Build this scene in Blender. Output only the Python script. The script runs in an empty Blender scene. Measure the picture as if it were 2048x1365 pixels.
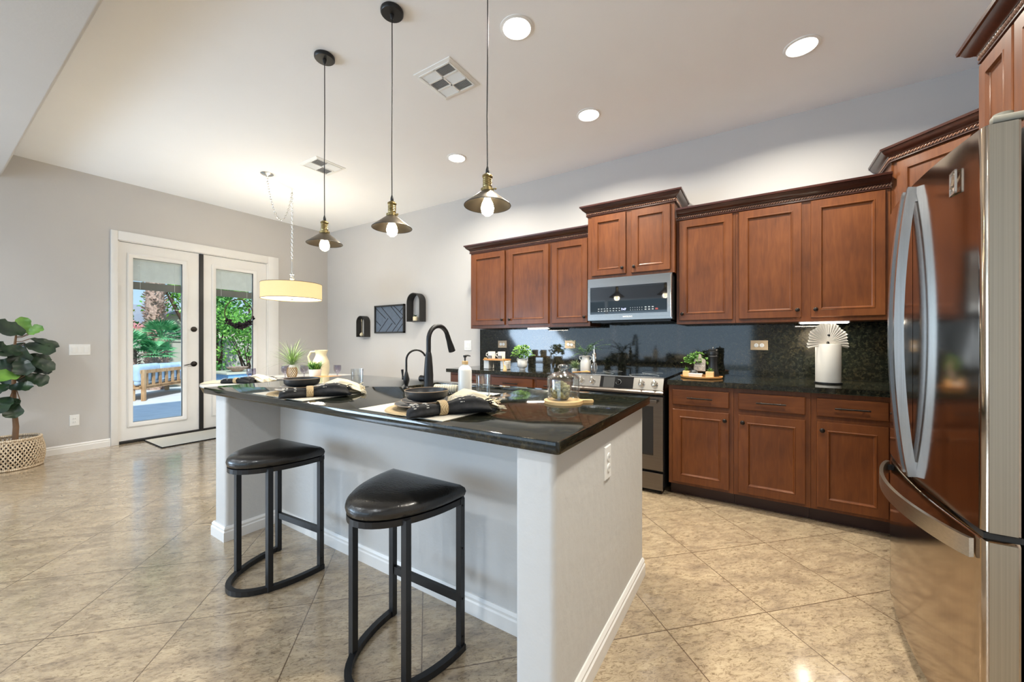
import bpy, bmesh, math, random
from mathutils import Matrix, Vector, noise
PI = math.pi
COL = bpy.context.scene.collection
SC = bpy.context.scene

# ---------------------------------------------------------------- camera
cam_d = bpy.data.cameras.new('camera'); cam = bpy.data.objects.new('camera', cam_d); COL.objects.link(cam)
cam_d.sensor_width = 36.0; cam_d.lens = 776.0/2048*36.0; cam_d.clip_start = 0.05; cam_d.clip_end = 300
cam.location = (0, 0, 1.2); cam.rotation_euler = (PI/2, 0, math.radians(32.6))
SC.camera = cam
# ---------------------------------------------------------------- world, exposure
SC.view_settings.view_transform = 'Standard'; SC.view_settings.look = 'None'
SC.view_settings.gamma = 1.0; SC.view_settings.use_curve_mapping = False
SC.view_settings.exposure = 0.48
w = bpy.data.worlds.new('world'); SC.world = w; w.use_nodes = True
nt = w.node_tree; nt.nodes.clear()
tcw = nt.nodes.new('ShaderNodeTexCoord'); spw = nt.nodes.new('ShaderNodeSeparateXYZ'); nt.links.new(tcw.outputs['Generated'], spw.inputs[0])
sky = nt.nodes.new('ShaderNodeValToRGB'); sky.color_ramp.elements[0].position = 0.0; sky.color_ramp.elements[0].color = (.52, .67, .78, 1)
sky.color_ramp.elements[1].position = .45; sky.color_ramp.elements[1].color = (.30, .46, .72, 1)
e_ = sky.color_ramp.elements.new(.12); e_.color = (.38, .57, .75, 1); nt.links.new(spw.outputs[2], sky.inputs[0])
bg = nt.nodes.new('ShaderNodeBackground'); bg.inputs[1].default_value = 1.0
wo = nt.nodes.new('ShaderNodeOutputWorld')
nt.links.new(sky.outputs[0], bg.inputs[0]); nt.links.new(bg.outputs[0], wo.inputs[0])
try:
    SC.cycles.use_denoising = True
    SC.cycles.max_bounces = 10; SC.cycles.diffuse_bounces = 5; SC.cycles.glossy_bounces = 5
    SC.cycles.transparent_max_bounces = 16
    SC.cycles.sample_clamp_indirect = 6.0; SC.cycles.caustics_reflective = False; SC.cycles.caustics_refractive = False
except Exception:
    pass

def light(name, kind, loc, energy, color=(1, 1, 1), rot=(0, 0, 0), size=None, size_y=None, spread=None, parent=None, shape=None):
    d = bpy.data.lights.new(name, kind); d.energy = energy; d.color = color
    if kind == 'AREA':
        d.shape = shape or ('RECTANGLE' if size_y else 'SQUARE'); d.size = size
        if size_y: d.size_y = size_y
        if spread: d.spread = spread
    elif kind == 'SUN':
        d.angle = size or 0.01
    elif size is not None:
        d.shadow_soft_size = size
    o = bpy.data.objects.new(name, d); COL.objects.link(o)
    o.location = loc; o.rotation_euler = rot
    if parent:
        o.parent = parent; o.location = Vector(loc) - world_loc(parent)
    return o

def world_loc(o):
    v = Vector((0, 0, 0))
    while o is not None:
        v = v + Vector(o.location); o = o.parent
    return v

# sun from over the house (it lights the garden side that faces the doors)
sun = light('sun', 'SUN', (0, 0, 20), 3.4, (1, .96, .9), size=0.02)
sun.rotation_euler = Vector((-.72, .25, -.75)).to_track_quat('-Z', 'Y').to_euler()
# daylight through the tall windows of the living room behind the camera
DAY = (0.60, 0.78, 1.0)
light('daylight_rear_glazing', 'AREA', (-3.0, -4.3, 1.35), 58, DAY, (PI/2+.7, 0, 0), 5.6, 2.0)
light('daylight_side_glazing', 'AREA', (-6.0, -3.1, 1.35), 225, DAY, (PI/2+.75, -.0, -PI/2+.25), 2.3, 2.0)

# ---------------------------------------------------------------- materials
def nodes(name):
    m = bpy.data.materials.new(name); m.use_nodes = True
    t = m.node_tree; t.nodes.clear()
    out = t.nodes.new('ShaderNodeOutputMaterial')
    return m, t, out
def N(t, kind, **kw):
    n = t.nodes.new(kind)
    for k, v in kw.items():
        if k.startswith('i_'):
            n.inputs[int(k[2:])].default_value = v
        else:
            setattr(n, k, v)
    return n
def L(t, a, b): t.links.new(a, b)
def c4(c): return (c[0], c[1], c[2], 1.0)
def srgb(r, g, b):
    f = lambda v: (v/255/12.92) if v/255 <= .04045 else ((v/255+.055)/1.055)**2.4
    return (f(r), f(g), f(b))
def ramp(t, stops, interp='LINEAR'):
    r = t.nodes.new('ShaderNodeValToRGB'); r.color_ramp.interpolation = interp
    e = r.color_ramp.elements
    while len(e) > 1: e.remove(e[-1])
    e[0].position = stops[0][0]; e[0].color = c4(stops[0][1])
    for p, c in stops[1:]:
        x = e.new(p); x.color = c4(c)
    return r
def mapping(t, scale=(1, 1, 1), rot=(0, 0, 0), loc=(0, 0, 0)):
    tc = N(t, 'ShaderNodeTexCoord'); mp = N(t, 'ShaderNodeMapping')
    mp.inputs['Scale'].default_value = scale; mp.inputs['Rotation'].default_value = rot; mp.inputs['Location'].default_value = loc
    L(t, tc.outputs['Object'], mp.inputs['Vector']); return mp
def mat(name, col, rough=.5, metal=0.0, var=.05, scale=12.0, bump=0.0, bscale=None, emit=None, estr=0.0, coat=0.0, stretch=(1, 1, 1), sub=0.0, spec=.5, trans=0.0):
    m, t, out = nodes(name)
    p = N(t, 'ShaderNodeBsdfPrincipled'); L(t, p.outputs[0], out.inputs[0])
    p.inputs['Roughness'].default_value = rough; p.inputs['Metallic'].default_value = metal
    p.inputs['Coat Weight'].default_value = coat; p.inputs['Coat Roughness'].default_value = .05
    p.inputs['Specular IOR Level'].default_value = spec
    mp = mapping(t, stretch)
    nz = N(t, 'ShaderNodeTexNoise'); nz.inputs['Scale'].default_value = scale; nz.inputs['Detail'].default_value = 4
    L(t, mp.outputs[0], nz.inputs['Vector'])
    lo = tuple(max(0, c*(1-var)) for c in col); hi = tuple(min(1, c*(1+var)) for c in col)
    r = ramp(t, [(.3, lo), (.7, hi)]); L(t, nz.outputs[0], r.inputs[0]); L(t, r.outputs[0], p.inputs['Base Color'])
    if bump:
        n2 = N(t, 'ShaderNodeTexNoise'); n2.inputs['Scale'].default_value = bscale or scale*4; n2.inputs['Detail'].default_value = 3
        L(t, mp.outputs[0], n2.inputs['Vector'])
        b = N(t, 'ShaderNodeBump'); b.inputs['Strength'].default_value = bump; b.inputs['Distance'].default_value = .01
        L(t, n2.outputs[0], b.inputs['Height']); L(t, b.outputs[0], p.inputs['Normal'])
    if emit:
        p.inputs['Emission Color'].default_value = c4(emit); p.inputs['Emission Strength'].default_value = estr
    return m
def wood(name, c1, c2, c3, axis='z', rough=.32, coat=.25, fine=1.0):
    m, t, out = nodes(name)
    p = N(t, 'ShaderNodeBsdfPrincipled'); L(t, p.outputs[0], out.inputs[0])
    st = {'z': (6, 6, .8), 'x': (.8, 6, 6), 'y': (6, .8, 6)}[axis]
    mp = mapping(t, tuple(s*fine for s in st))
    n1 = N(t, 'ShaderNodeTexNoise'); n1.inputs['Scale'].default_value = 7; n1.inputs['Detail'].default_value = 6; n1.inputs['Distortion'].default_value = .7
    L(t, mp.outputs[0], n1.inputs['Vector'])
    mp2 = mapping(t, (1.4, 1.4, 1.1)); n2 = N(t, 'ShaderNodeTexNoise'); n2.inputs['Scale'].default_value = 3.0; n2.inputs['Detail'].default_value = 3
    L(t, mp2.outputs[0], n2.inputs['Vector'])
    mx = N(t, 'ShaderNodeMath', operation='MULTIPLY_ADD'); mx.inputs[1].default_value = .45
    L(t, n1.outputs[0], mx.inputs[0])
    m2 = N(t, 'ShaderNodeMath', operation='MULTIPLY'); m2.inputs[1].default_value = .55; L(t, n2.outputs[0], m2.inputs[0]); L(t, m2.outputs[0], mx.inputs[2])
    r = ramp(t, [(.3, c1), (.5, c2), (.7, c3)]); L(t, mx.outputs[0], r.inputs[0]); L(t, r.outputs[0], p.inputs['Base Color'])
    p.inputs['Roughness'].default_value = rough; p.inputs['Coat Weight'].default_value = coat; p.inputs['Coat Roughness'].default_value = .15; p.inputs['Specular IOR Level'].default_value = .32
    return m
def glassy(name, tint=(1, 1, 1), gloss=.08, fres=True, rough=0.02):
    m, t, out = nodes(name)
    tr = N(t, 'ShaderNodeBsdfTransparent'); tr.inputs[0].default_value = c4(tint)
    gl = N(t, 'ShaderNodeBsdfGlossy'); gl.inputs['Roughness'].default_value = rough
    mx = N(t, 'ShaderNodeMixShader'); L(t, tr.outputs[0], mx.inputs[1]); L(t, gl.outputs[0], mx.inputs[2]); L(t, mx.outputs[0], out.inputs[0])
    if fres:
        lw = N(t, 'ShaderNodeLayerWeight'); lw.inputs[0].default_value = .5
        pw = N(t, 'ShaderNodeMath', operation='POWER', i_1=2.6); L(t, lw.outputs['Facing'], pw.inputs[0])
        ma = N(t, 'ShaderNodeMath', operation='MULTIPLY_ADD'); ma.inputs[1].default_value = gloss*2.2; ma.inputs[2].default_value = gloss*.25; L(t, pw.outputs[0], ma.inputs[0])
        L(t, ma.outputs[0], mx.inputs[0])
    else:
        mx.inputs[0].default_value = gloss
    return m
def granite(name):
    m, t, out = nodes(name)
    p = N(t, 'ShaderNodeBsdfPrincipled'); L(t, p.outputs[0], out.inputs[0])
    mp = mapping(t)
    v = N(t, 'ShaderNodeTexVoronoi'); v.inputs['Scale'].default_value = 85; L(t, mp.outputs[0], v.inputs['Vector'])
    n = N(t, 'ShaderNodeTexNoise'); n.inputs['Scale'].default_value = 48; n.inputs['Detail'].default_value = 8; n.inputs['Roughness'].default_value = .7; L(t, mp.outputs[0], n.inputs['Vector'])
    n3 = N(t, 'ShaderNodeTexNoise'); n3.inputs['Scale'].default_value = 3.5; n3.inputs['Detail'].default_value = 3; L(t, mp.outputs[0], n3.inputs['Vector'])
    r = ramp(t, [(.34, (.005, .006, .006)), (.50, (.015, .016, .013)), (.60, (.028, .027, .019)), (.70, (.055, .047, .030)), (.85, (.11, .10, .07))])
    L(t, n.outputs[0], r.inputs[0])
    r2 = ramp(t, [(0, (.2, .2, .2)), (1, (1.3, 1.25, 1.15))]); L(t, v.outputs['Color'], r2.inputs[0])
    mx = N(t, 'ShaderNodeMixRGB', blend_type='MULTIPLY'); mx.inputs[0].default_value = .8; L(t, r.outputs[0], mx.inputs[1]); L(t, r2.outputs[0], mx.inputs[2])
    r3 = ramp(t, [(.35, (.8, .95, .95)), (.65, (1.2, 1.05, .85))]); L(t, n3.outputs[0], r3.inputs[0])
    m3 = N(t, 'ShaderNodeMixRGB', blend_type='MULTIPLY'); m3.inputs[0].default_value = 1; L(t, mx.outputs[0], m3.inputs[1]); L(t, r3.outputs[0], m3.inputs[2])
    L(t, m3.outputs[0], p.inputs['Base Color'])
    p.inputs['Roughness'].default_value = .06; p.inputs['IOR'].default_value = 1.48
    return m
def floor_tile(name):
    m, t, out = nodes(name)
    p = N(t, 'ShaderNodeBsdfPrincipled'); L(t, p.outputs[0], out.inputs[0])
    S = .495
    mp = mapping(t, (1, 1, 1), (0, 0, -PI/4))          # rotates by -45 deg: x' = (x+y)/sqrt2, y' = (y-x)/sqrt2
    sep = N(t, 'ShaderNodeSeparateXYZ'); L(t, mp.outputs[0], sep.inputs[0])
    edges = []; ids = []
    for k, off in ((0, -.018), (1, .444)):
        a = N(t, 'ShaderNodeMath', operation='SUBTRACT', i_1=off); L(t, sep.outputs[k], a.inputs[0])
        d = N(t, 'ShaderNodeMath', operation='DIVIDE', i_1=S); L(t, a.outputs[0], d.inputs[0])
        fr = N(t, 'ShaderNodeMath', operation='FRACT'); L(t, d.outputs[0], fr.inputs[0])
        fl = N(t, 'ShaderNodeMath', operation='FLOOR'); L(t, d.outputs[0], fl.inputs[0]); ids.append(fl)
        h = N(t, 'ShaderNodeMath', operation='SUBTRACT', i_1=.5); L(t, fr.outputs[0], h.inputs[0])
        ab = N(t, 'ShaderNodeMath', operation='ABSOLUTE'); L(t, h.outputs[0], ab.inputs[0]); edges.append(ab)
    mxx = N(t, 'ShaderNodeMath', operation='MAXIMUM'); L(t, edges[0].outputs[0], mxx.inputs[0]); L(t, edges[1].outputs[0], mxx.inputs[1])
    gr = N(t, 'ShaderNodeMath', operation='GREATER_THAN', i_1=.5-.0022/S); L(t, mxx.outputs[0], gr.inputs[0])
    cmb = N(t, 'ShaderNodeCombineXYZ'); L(t, ids[0].outputs[0], cmb.inputs[0]); L(t, ids[1].outputs[0], cmb.inputs[1])
    wn = N(t, 'ShaderNodeTexWhiteNoise', noise_dimensions='3D'); L(t, cmb.outputs[0], wn.inputs['Vector'])
    # each tile samples another piece of stone
    ad = N(t, 'ShaderNodeVectorMath', operation='MULTIPLY_ADD'); L(t, wn.outputs['Color'], ad.inputs[0]); ad.inputs[1].default_value = (7, 7, 7); L(t, mp.outputs[0], ad.inputs[2])
    st = N(t, 'ShaderNodeMapping'); st.inputs['Scale'].default_value = (1.0, 2.4, 1); L(t, ad.outputs[0], st.inputs['Vector'])
    n1 = N(t, 'ShaderNodeTexNoise'); n1.inputs['Scale'].default_value = 6; n1.inputs['Detail'].default_value = 10; n1.inputs['Roughness'].default_value = .72; n1.inputs['Distortion'].default_value = .4
    L(t, st.outputs[0], n1.inputs['Vector'])
    n2 = N(t, 'ShaderNodeTexNoise'); n2.inputs['Scale'].default_value = 33; n2.inputs['Detail'].default_value = 8; n2.inputs['Roughness'].default_value = .78; n2.inputs['Distortion'].default_value = 1.1
    L(t, st.outputs[0], n2.inputs['Vector'])
    r1 = ramp(t, [(.34, srgb(138, 121, 101)), (.46, srgb(162, 144, 119)), (.60, srgb(179, 161, 133)), (.75, srgb(190, 174, 147))])
    L(t, n1.outputs[0], r1.inputs[0])
    r2 = ramp(t, [(.34, (.36, .32, .30)), (.43, (.64, .60, .56)), (.50, (.96, .95, .94)), (.60, (1.06, 1.05, 1.04)), (.75, (1.2, 1.2, 1.18))]); L(t, n2.outputs[0], r2.inputs[0])
    mm = N(t, 'ShaderNodeMixRGB', blend_type='MULTIPLY'); mm.inputs[0].default_value = 1.0; L(t, r1.outputs[0], mm.inputs[1]); L(t, r2.outputs[0], mm.inputs[2])
    g = N(t, 'ShaderNodeMixRGB'); L(t, gr.outputs[0], g.inputs[0]); L(t, mm.outputs[0], g.inputs[1]); g.inputs[2].default_value = c4(srgb(96, 78, 60))
    L(t, g.outputs[0], p.inputs['Base Color'])
    p.inputs['Roughness'].default_value = .3
    rr = ramp(t, [(.3, (.42, .42, .42)), (.6, (.2, .2, .2))]); L(t, n1.outputs[0], rr.inputs[0]); L(t, rr.outputs[0], p.inputs['Roughness'])
    p.inputs['Coat Weight'].default_value = 1.0; p.inputs['Coat Roughness'].default_value = .13; p.inputs['Coat IOR'].default_value = 1.6
    b = N(t, 'ShaderNodeBump'); b.inputs['Strength'].default_value = .12; b.inputs['Distance'].default_value = .004; L(t, n2.outputs[0], b.inputs['Height']); L(t, b.outputs[0], p.inputs['Normal'])
    return m
def brushed(name, col, rough=.28, axis='z', bumpy=.04):
    m, t, out = nodes(name)
    p = N(t, 'ShaderNodeBsdfPrincipled'); L(t, p.outputs[0], out.inputs[0])
    sc = {'x': (1, 260, 260), 'z': (260, 260, 1), 'y': (260, 1, 260)}[axis]
    mp = mapping(t, sc); n = N(t, 'ShaderNodeTexNoise'); n.inputs['Scale'].default_value = 1; n.inputs['Detail'].default_value = 2; L(t, mp.outputs[0], n.inputs['Vector'])
    r = ramp(t, [(.3, tuple(c*.92 for c in col)), (.7, tuple(min(1, c*1.06) for c in col))]); L(t, n.outputs[0], r.inputs[0]); L(t, r.outputs[0], p.inputs['Base Color'])
    p.inputs['Metallic'].default_value = 1; p.inputs['Roughness'].default_value = rough
    return m
def weave(name, c1, c2, scale=60, rough=.85):
    m, t, out = nodes(name)
    p = N(t, 'ShaderNodeBsdfPrincipled'); L(t, p.outputs[0], out.inputs[0])
    mp = mapping(t)
    w1 = N(t, 'ShaderNodeTexWave', wave_type='BANDS', bands_direction='X'); w1.inputs['Scale'].default_value = scale; w1.inputs['Distortion'].default_value = 1.5; L(t, mp.outputs[0], w1.inputs['Vector'])
    w2 = N(t, 'ShaderNodeTexWave', wave_type='BANDS', bands_direction='Y'); w2.inputs['Scale'].default_value = scale; w2.inputs['Distortion'].default_value = 1.5; L(t, mp.outputs[0], w2.inputs['Vector'])
    a = N(t, 'ShaderNodeMath', operation='MULTIPLY'); L(t, w1.outputs['Fac'], a.inputs[0]); L(t, w2.outputs['Fac'], a.inputs[1])
    r = ramp(t, [(0, c1), (.5, c2)]); L(t, a.outputs[0], r.inputs[0]); L(t, r.outputs[0], p.inputs['Base Color'])
    p.inputs['Roughness'].default_value = rough
    b = N(t, 'ShaderNodeBump'); b.inputs['Strength'].default_value = .4; b.inputs['Distance'].default_value = .003; L(t, a.outputs[0], b.inputs['Height']); L(t, b.outputs[0], p.inputs['Normal'])
    return m
def leaf_mat(name, c1, c2, rough=.4):
    m, t, out = nodes(name)
    p = N(t, 'ShaderNodeBsdfPrincipled'); L(t, p.outputs[0], out.inputs[0])
    mp = mapping(t); n = N(t, 'ShaderNodeTexNoise'); n.inputs['Scale'].default_value = 9; L(t, mp.outputs[0], n.inputs['Vector'])
    r = ramp(t, [(.35, c1), (.65, c2)]); L(t, n.outputs[0], r.inputs[0]); L(t, r.outputs[0], p.inputs['Base Color'])
    p.inputs['Roughness'].default_value = rough
    return m

M = {}
M['wall'] = mat('wall_paint', srgb(196, 193, 190), .75, var=.015, scale=3, bump=.05, bscale=60)
M['plaster'] = mat('island_plaster', srgb(202, 201, 199), .7, var=.01, scale=3, bump=.25, bscale=22)
M['ceiling'] = mat('ceiling_paint', srgb(246, 247, 249), .85, var=.01, scale=2, bump=.05, bscale=50)
M['trim'] = mat('white_trim', srgb(232, 230, 227), .4, var=.01)
M['tile'] = floor_tile('travertine_tile')
M['granite'] = granite('dark_granite')
M['cab'] = wood('maple_stain', srgb(76, 39, 16), srgb(98, 53, 23), srgb(114, 65, 30), 'z', .42, .1)
M['cabx'] = wood('maple_stain_rail', srgb(75, 38, 15), srgb(96, 52, 22), srgb(112, 63, 29), 'x', .42, .1)
M['crown'] = wood('dark_crown_stain', srgb(44, 22, 17), srgb(60, 30, 22), srgb(74, 38, 27), 'x', .3, .4)
M['rope'] = mat('rope_bead_stain', srgb(128, 90, 70), .22, var=.1, coat=.8)
M['toe'] = mat('toe_kick_brown', srgb(58, 32, 22), .5)
M['bronze'] = mat('dark_bronze', srgb(40, 34, 30), .35, .7)
M['steel'] = brushed('brushed_steel', (.55, .53, .50), .26, 'x')
M['steelv'] = brushed('fridge_steel', (.44, .40, .33), .36, 'z')
M['microsteel'] = brushed('dark_stainless', (.27, .26, .25), .22, 'x')
M['mirror'] = brushed('fridge_front_steel', (.44, .35, .27), .11, 'z')
M['handle'] = brushed('handle_steel', (.62, .66, .70), .25, 'z')
M['handle2'] = brushed('drawer_handle_steel', (.52, .47, .40), .28, 'y')
M['blacksteel'] = brushed('black_stainless', (.17, .15, .135), .3, 'x')
M['blackglass'] = mat('black_glass', (.006, .007, .009), .03, var=0, spec=.7)
M['blackmetal'] = mat('black_metal', (.012, .012, .013), .38, .3)
M['blackplastic'] = mat('black_plastic', (.015, .015, .015), .5)
M['greyplastic'] = mat('grey_plastic', srgb(128, 124, 112), .5)
M['leather'] = mat('black_leather', (.012, .011, .010), .27, var=.3, scale=40, bump=.12, bscale=140, coat=.15)
M['goldline'] = mat('gold_glaze', srgb(150, 112, 54), .45)
M['brass'] = mat('antique_brass', (.30, .235, .11), .36, 1.0)
M['shade'] = mat('bronzed_shade', (.155, .13, .10), .36, .85, var=.15, scale=6)
M['white'] = mat('white_ceramic', srgb(220, 219, 214), .25, var=.01)
M['whitep'] = mat('white_plastic', srgb(238, 238, 236), .4, var=.005)
M['cream'] = mat('cream_ceramic', srgb(226, 212, 178), .4, var=.06)
M['tan'] = mat('tan_plate', srgb(182, 160, 130), .5)
M['paper'] = mat('paper_white', srgb(214, 208, 198), .9, var=.02)
M['stone'] = mat('black_stoneware', (.028, .029, .031), .36, var=.2, scale=30)
M['stonerim'] = mat('worn_rim', srgb(150, 128, 104), .4)
M['jute'] = weave('jute_weave', srgb(150, 125, 88), srgb(205, 184, 146), 70)
M['linen'] = weave('white_linen', srgb(188, 182, 168), srgb(214, 208, 196), 120)
M['basket'] = weave('basket_fibre', srgb(168, 146, 118), srgb(226, 208, 182), 30)
M['mat'] = weave('door_mat_weave', srgb(206, 199, 182), srgb(240, 236, 226), 26)
M['blackcloth'] = mat('black_cloth', (.012, .012, .013), .9, var=.4, scale=60)
M['whitecloth'] = mat('white_cloth', srgb(206, 196, 172), .95, var=.04, scale=30)
M['stripecloth'] = mat('grey_cloth', srgb(120, 122, 126), .9, var=.3, scale=50)
M['stitch'] = mat('white_stitch', srgb(225, 222, 215), .9)
M['bamboo'] = wood('light_bamboo', srgb(196, 158, 106), srgb(214, 178, 126), srgb(226, 196, 148), 'x', .5, .05)
M['oakish'] = wood('honey_wood', srgb(168, 112, 58), srgb(196, 140, 82), srgb(210, 160, 104), 'x', .45, .1)
M['teak'] = wood('weathered_teak', srgb(140, 104, 72), srgb(182, 144, 104), srgb(204, 178, 144), 'z', .7, 0)
M['trunk'] = mat('fig_trunk', srgb(122, 92, 66), .8, var=.25, scale=20, bump=.5, stretch=(1, 1, .3))
M['soil'] = mat('dark_soil', srgb(52, 40, 30), .95, var=.3, scale=40)
M['fig'] = leaf_mat('fig_leaf', srgb(24, 40, 30), srgb(46, 68, 42), .32)
M['figb'] = leaf_mat('fig_leaf_young', srgb(84, 130, 50), srgb(120, 164, 72), .4)
M['green1'] = leaf_mat('herb_green', srgb(52, 96, 30), srgb(118, 164, 62), .5)
M['green2'] = leaf_mat('grass_green', srgb(70, 100, 48), srgb(140, 170, 96), .5)
M['green3'] = leaf_mat('dark_frond', srgb(30, 58, 34), srgb(64, 98, 52), .5)
M['sage'] = leaf_mat('sage_green', srgb(110, 132, 92), srgb(168, 184, 140), .6)
M['arti'] = leaf_mat('artichoke_green', srgb(84, 72, 48), srgb(158, 150, 92), .7)
M['purple'] = leaf_mat('dark_petals', srgb(22, 16, 24), srgb(48, 36, 46), .7)
M['glass'] = glassy('clear_glass', (.95, .965, .97), .3)
M['pane'] = glassy('window_glass', (.96, .985, .98), .03)
M['smoke'] = glassy('smoked_glass', (.80, .78, .83), .25)
M['glow'] = mat('lamp_glow', (1, 1, 1), .5, var=0, emit=(1, .97, .9), estr=9)
M['bulb'] = mat('bulb_glow', (1, 1, 1), .5, var=0, emit=(1, .86, .60), estr=14)
M['shadefab'] = mat('lit_linen_shade', srgb(214, 190, 140), .8, var=.02, emit=(1, .76, .38), estr=.40)
M['diffuser'] = mat('lit_diffuser', (.9, .9, .86), .6, var=0, emit=(1, .93, .74), estr=1.3)
M['chrome'] = mat('polished_nickel', (.72, .71, .68), .15, 1.0, var=.02)
M['ventdark'] = mat('vent_shadow', srgb(150, 148, 146), .9)
M['slotdark'] = mat('slot_shadow', srgb(60, 60, 60), .9)
M['artslat'] = mat('blue_grey_slat', srgb(92, 104, 120), .7, var=.1, scale=30)
M['shelfblack'] = mat('matte_black_shelf', (.022, .021, .020), .6)
M['blind'] = mat('blind_slat', srgb(232, 232, 230), .6)
M['blindd'] = mat('blind_stack', srgb(128, 124, 120), .6)
M['sinkin'] = brushed('sink_steel', (.42, .47, .52), .3, 'x')
M['led'] = mat('blue_led', (.1, .1, .4), .4, var=0, emit=(.55, .6, 1), estr=2.5)
M['print'] = mat('grey_print', srgb(165, 168, 170), .6)
M['redprint'] = mat('red_print', srgb(140, 60, 56), .6)
M['badge'] = mat('badge_metal', (.75, .72, .68), .2, .9)
M['threshold'] = mat('dark_threshold', (.02, .019, .018), .45, .3)
# garden
M['patio'] = mat('patio_concrete', srgb(214, 219, 223), .85, var=.08, scale=5)
M['dirt'] = mat('garden_gravel', srgb(188, 172, 150), .95, var=.15, scale=20)
M['stucco'] = mat('pale_stucco', srgb(188, 190, 172), .9, var=.03)
M['block'] = mat('block_fence', srgb(184, 186, 176), .9, var=.05, scale=6, bump=.3, bscale=12)
M['bluecush'] = mat('blue_cushion', srgb(176, 204, 230), .9, var=.12, scale=8)
M['palmtrunk'] = mat('palm_bark', srgb(178, 152, 138), .95, var=.45, scale=22, bump=1, bscale=30)
M['palmleaf'] = leaf_mat('palm_green', srgb(60, 140, 90), srgb(130, 196, 140), .5)
M['treeleaf'] = leaf_mat('tree_green', srgb(56, 130, 44), srgb(140, 196, 84), .6)
M['treeleaf2'] = leaf_mat('tree_green_dark', srgb(40, 104, 48), srgb(96, 164, 74), .6)
M['branch'] = mat('branch_brown', srgb(84, 66, 54), .9)
M['rooftile'] = mat('pink_roof_tile', srgb(206, 140, 140), .8, var=.15, scale=14, stretch=(1, 3, 1))
M['roofgrey'] = mat('grey_roof_tile', srgb(150, 154, 162), .8, var=.1, scale=14)
M['pool'] = mat('pool_tile_blue', srgb(120, 170, 214), .25, var=.1, scale=18)
M['redflower'] = mat('red_bloom', srgb(214, 84, 60), .7)

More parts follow.
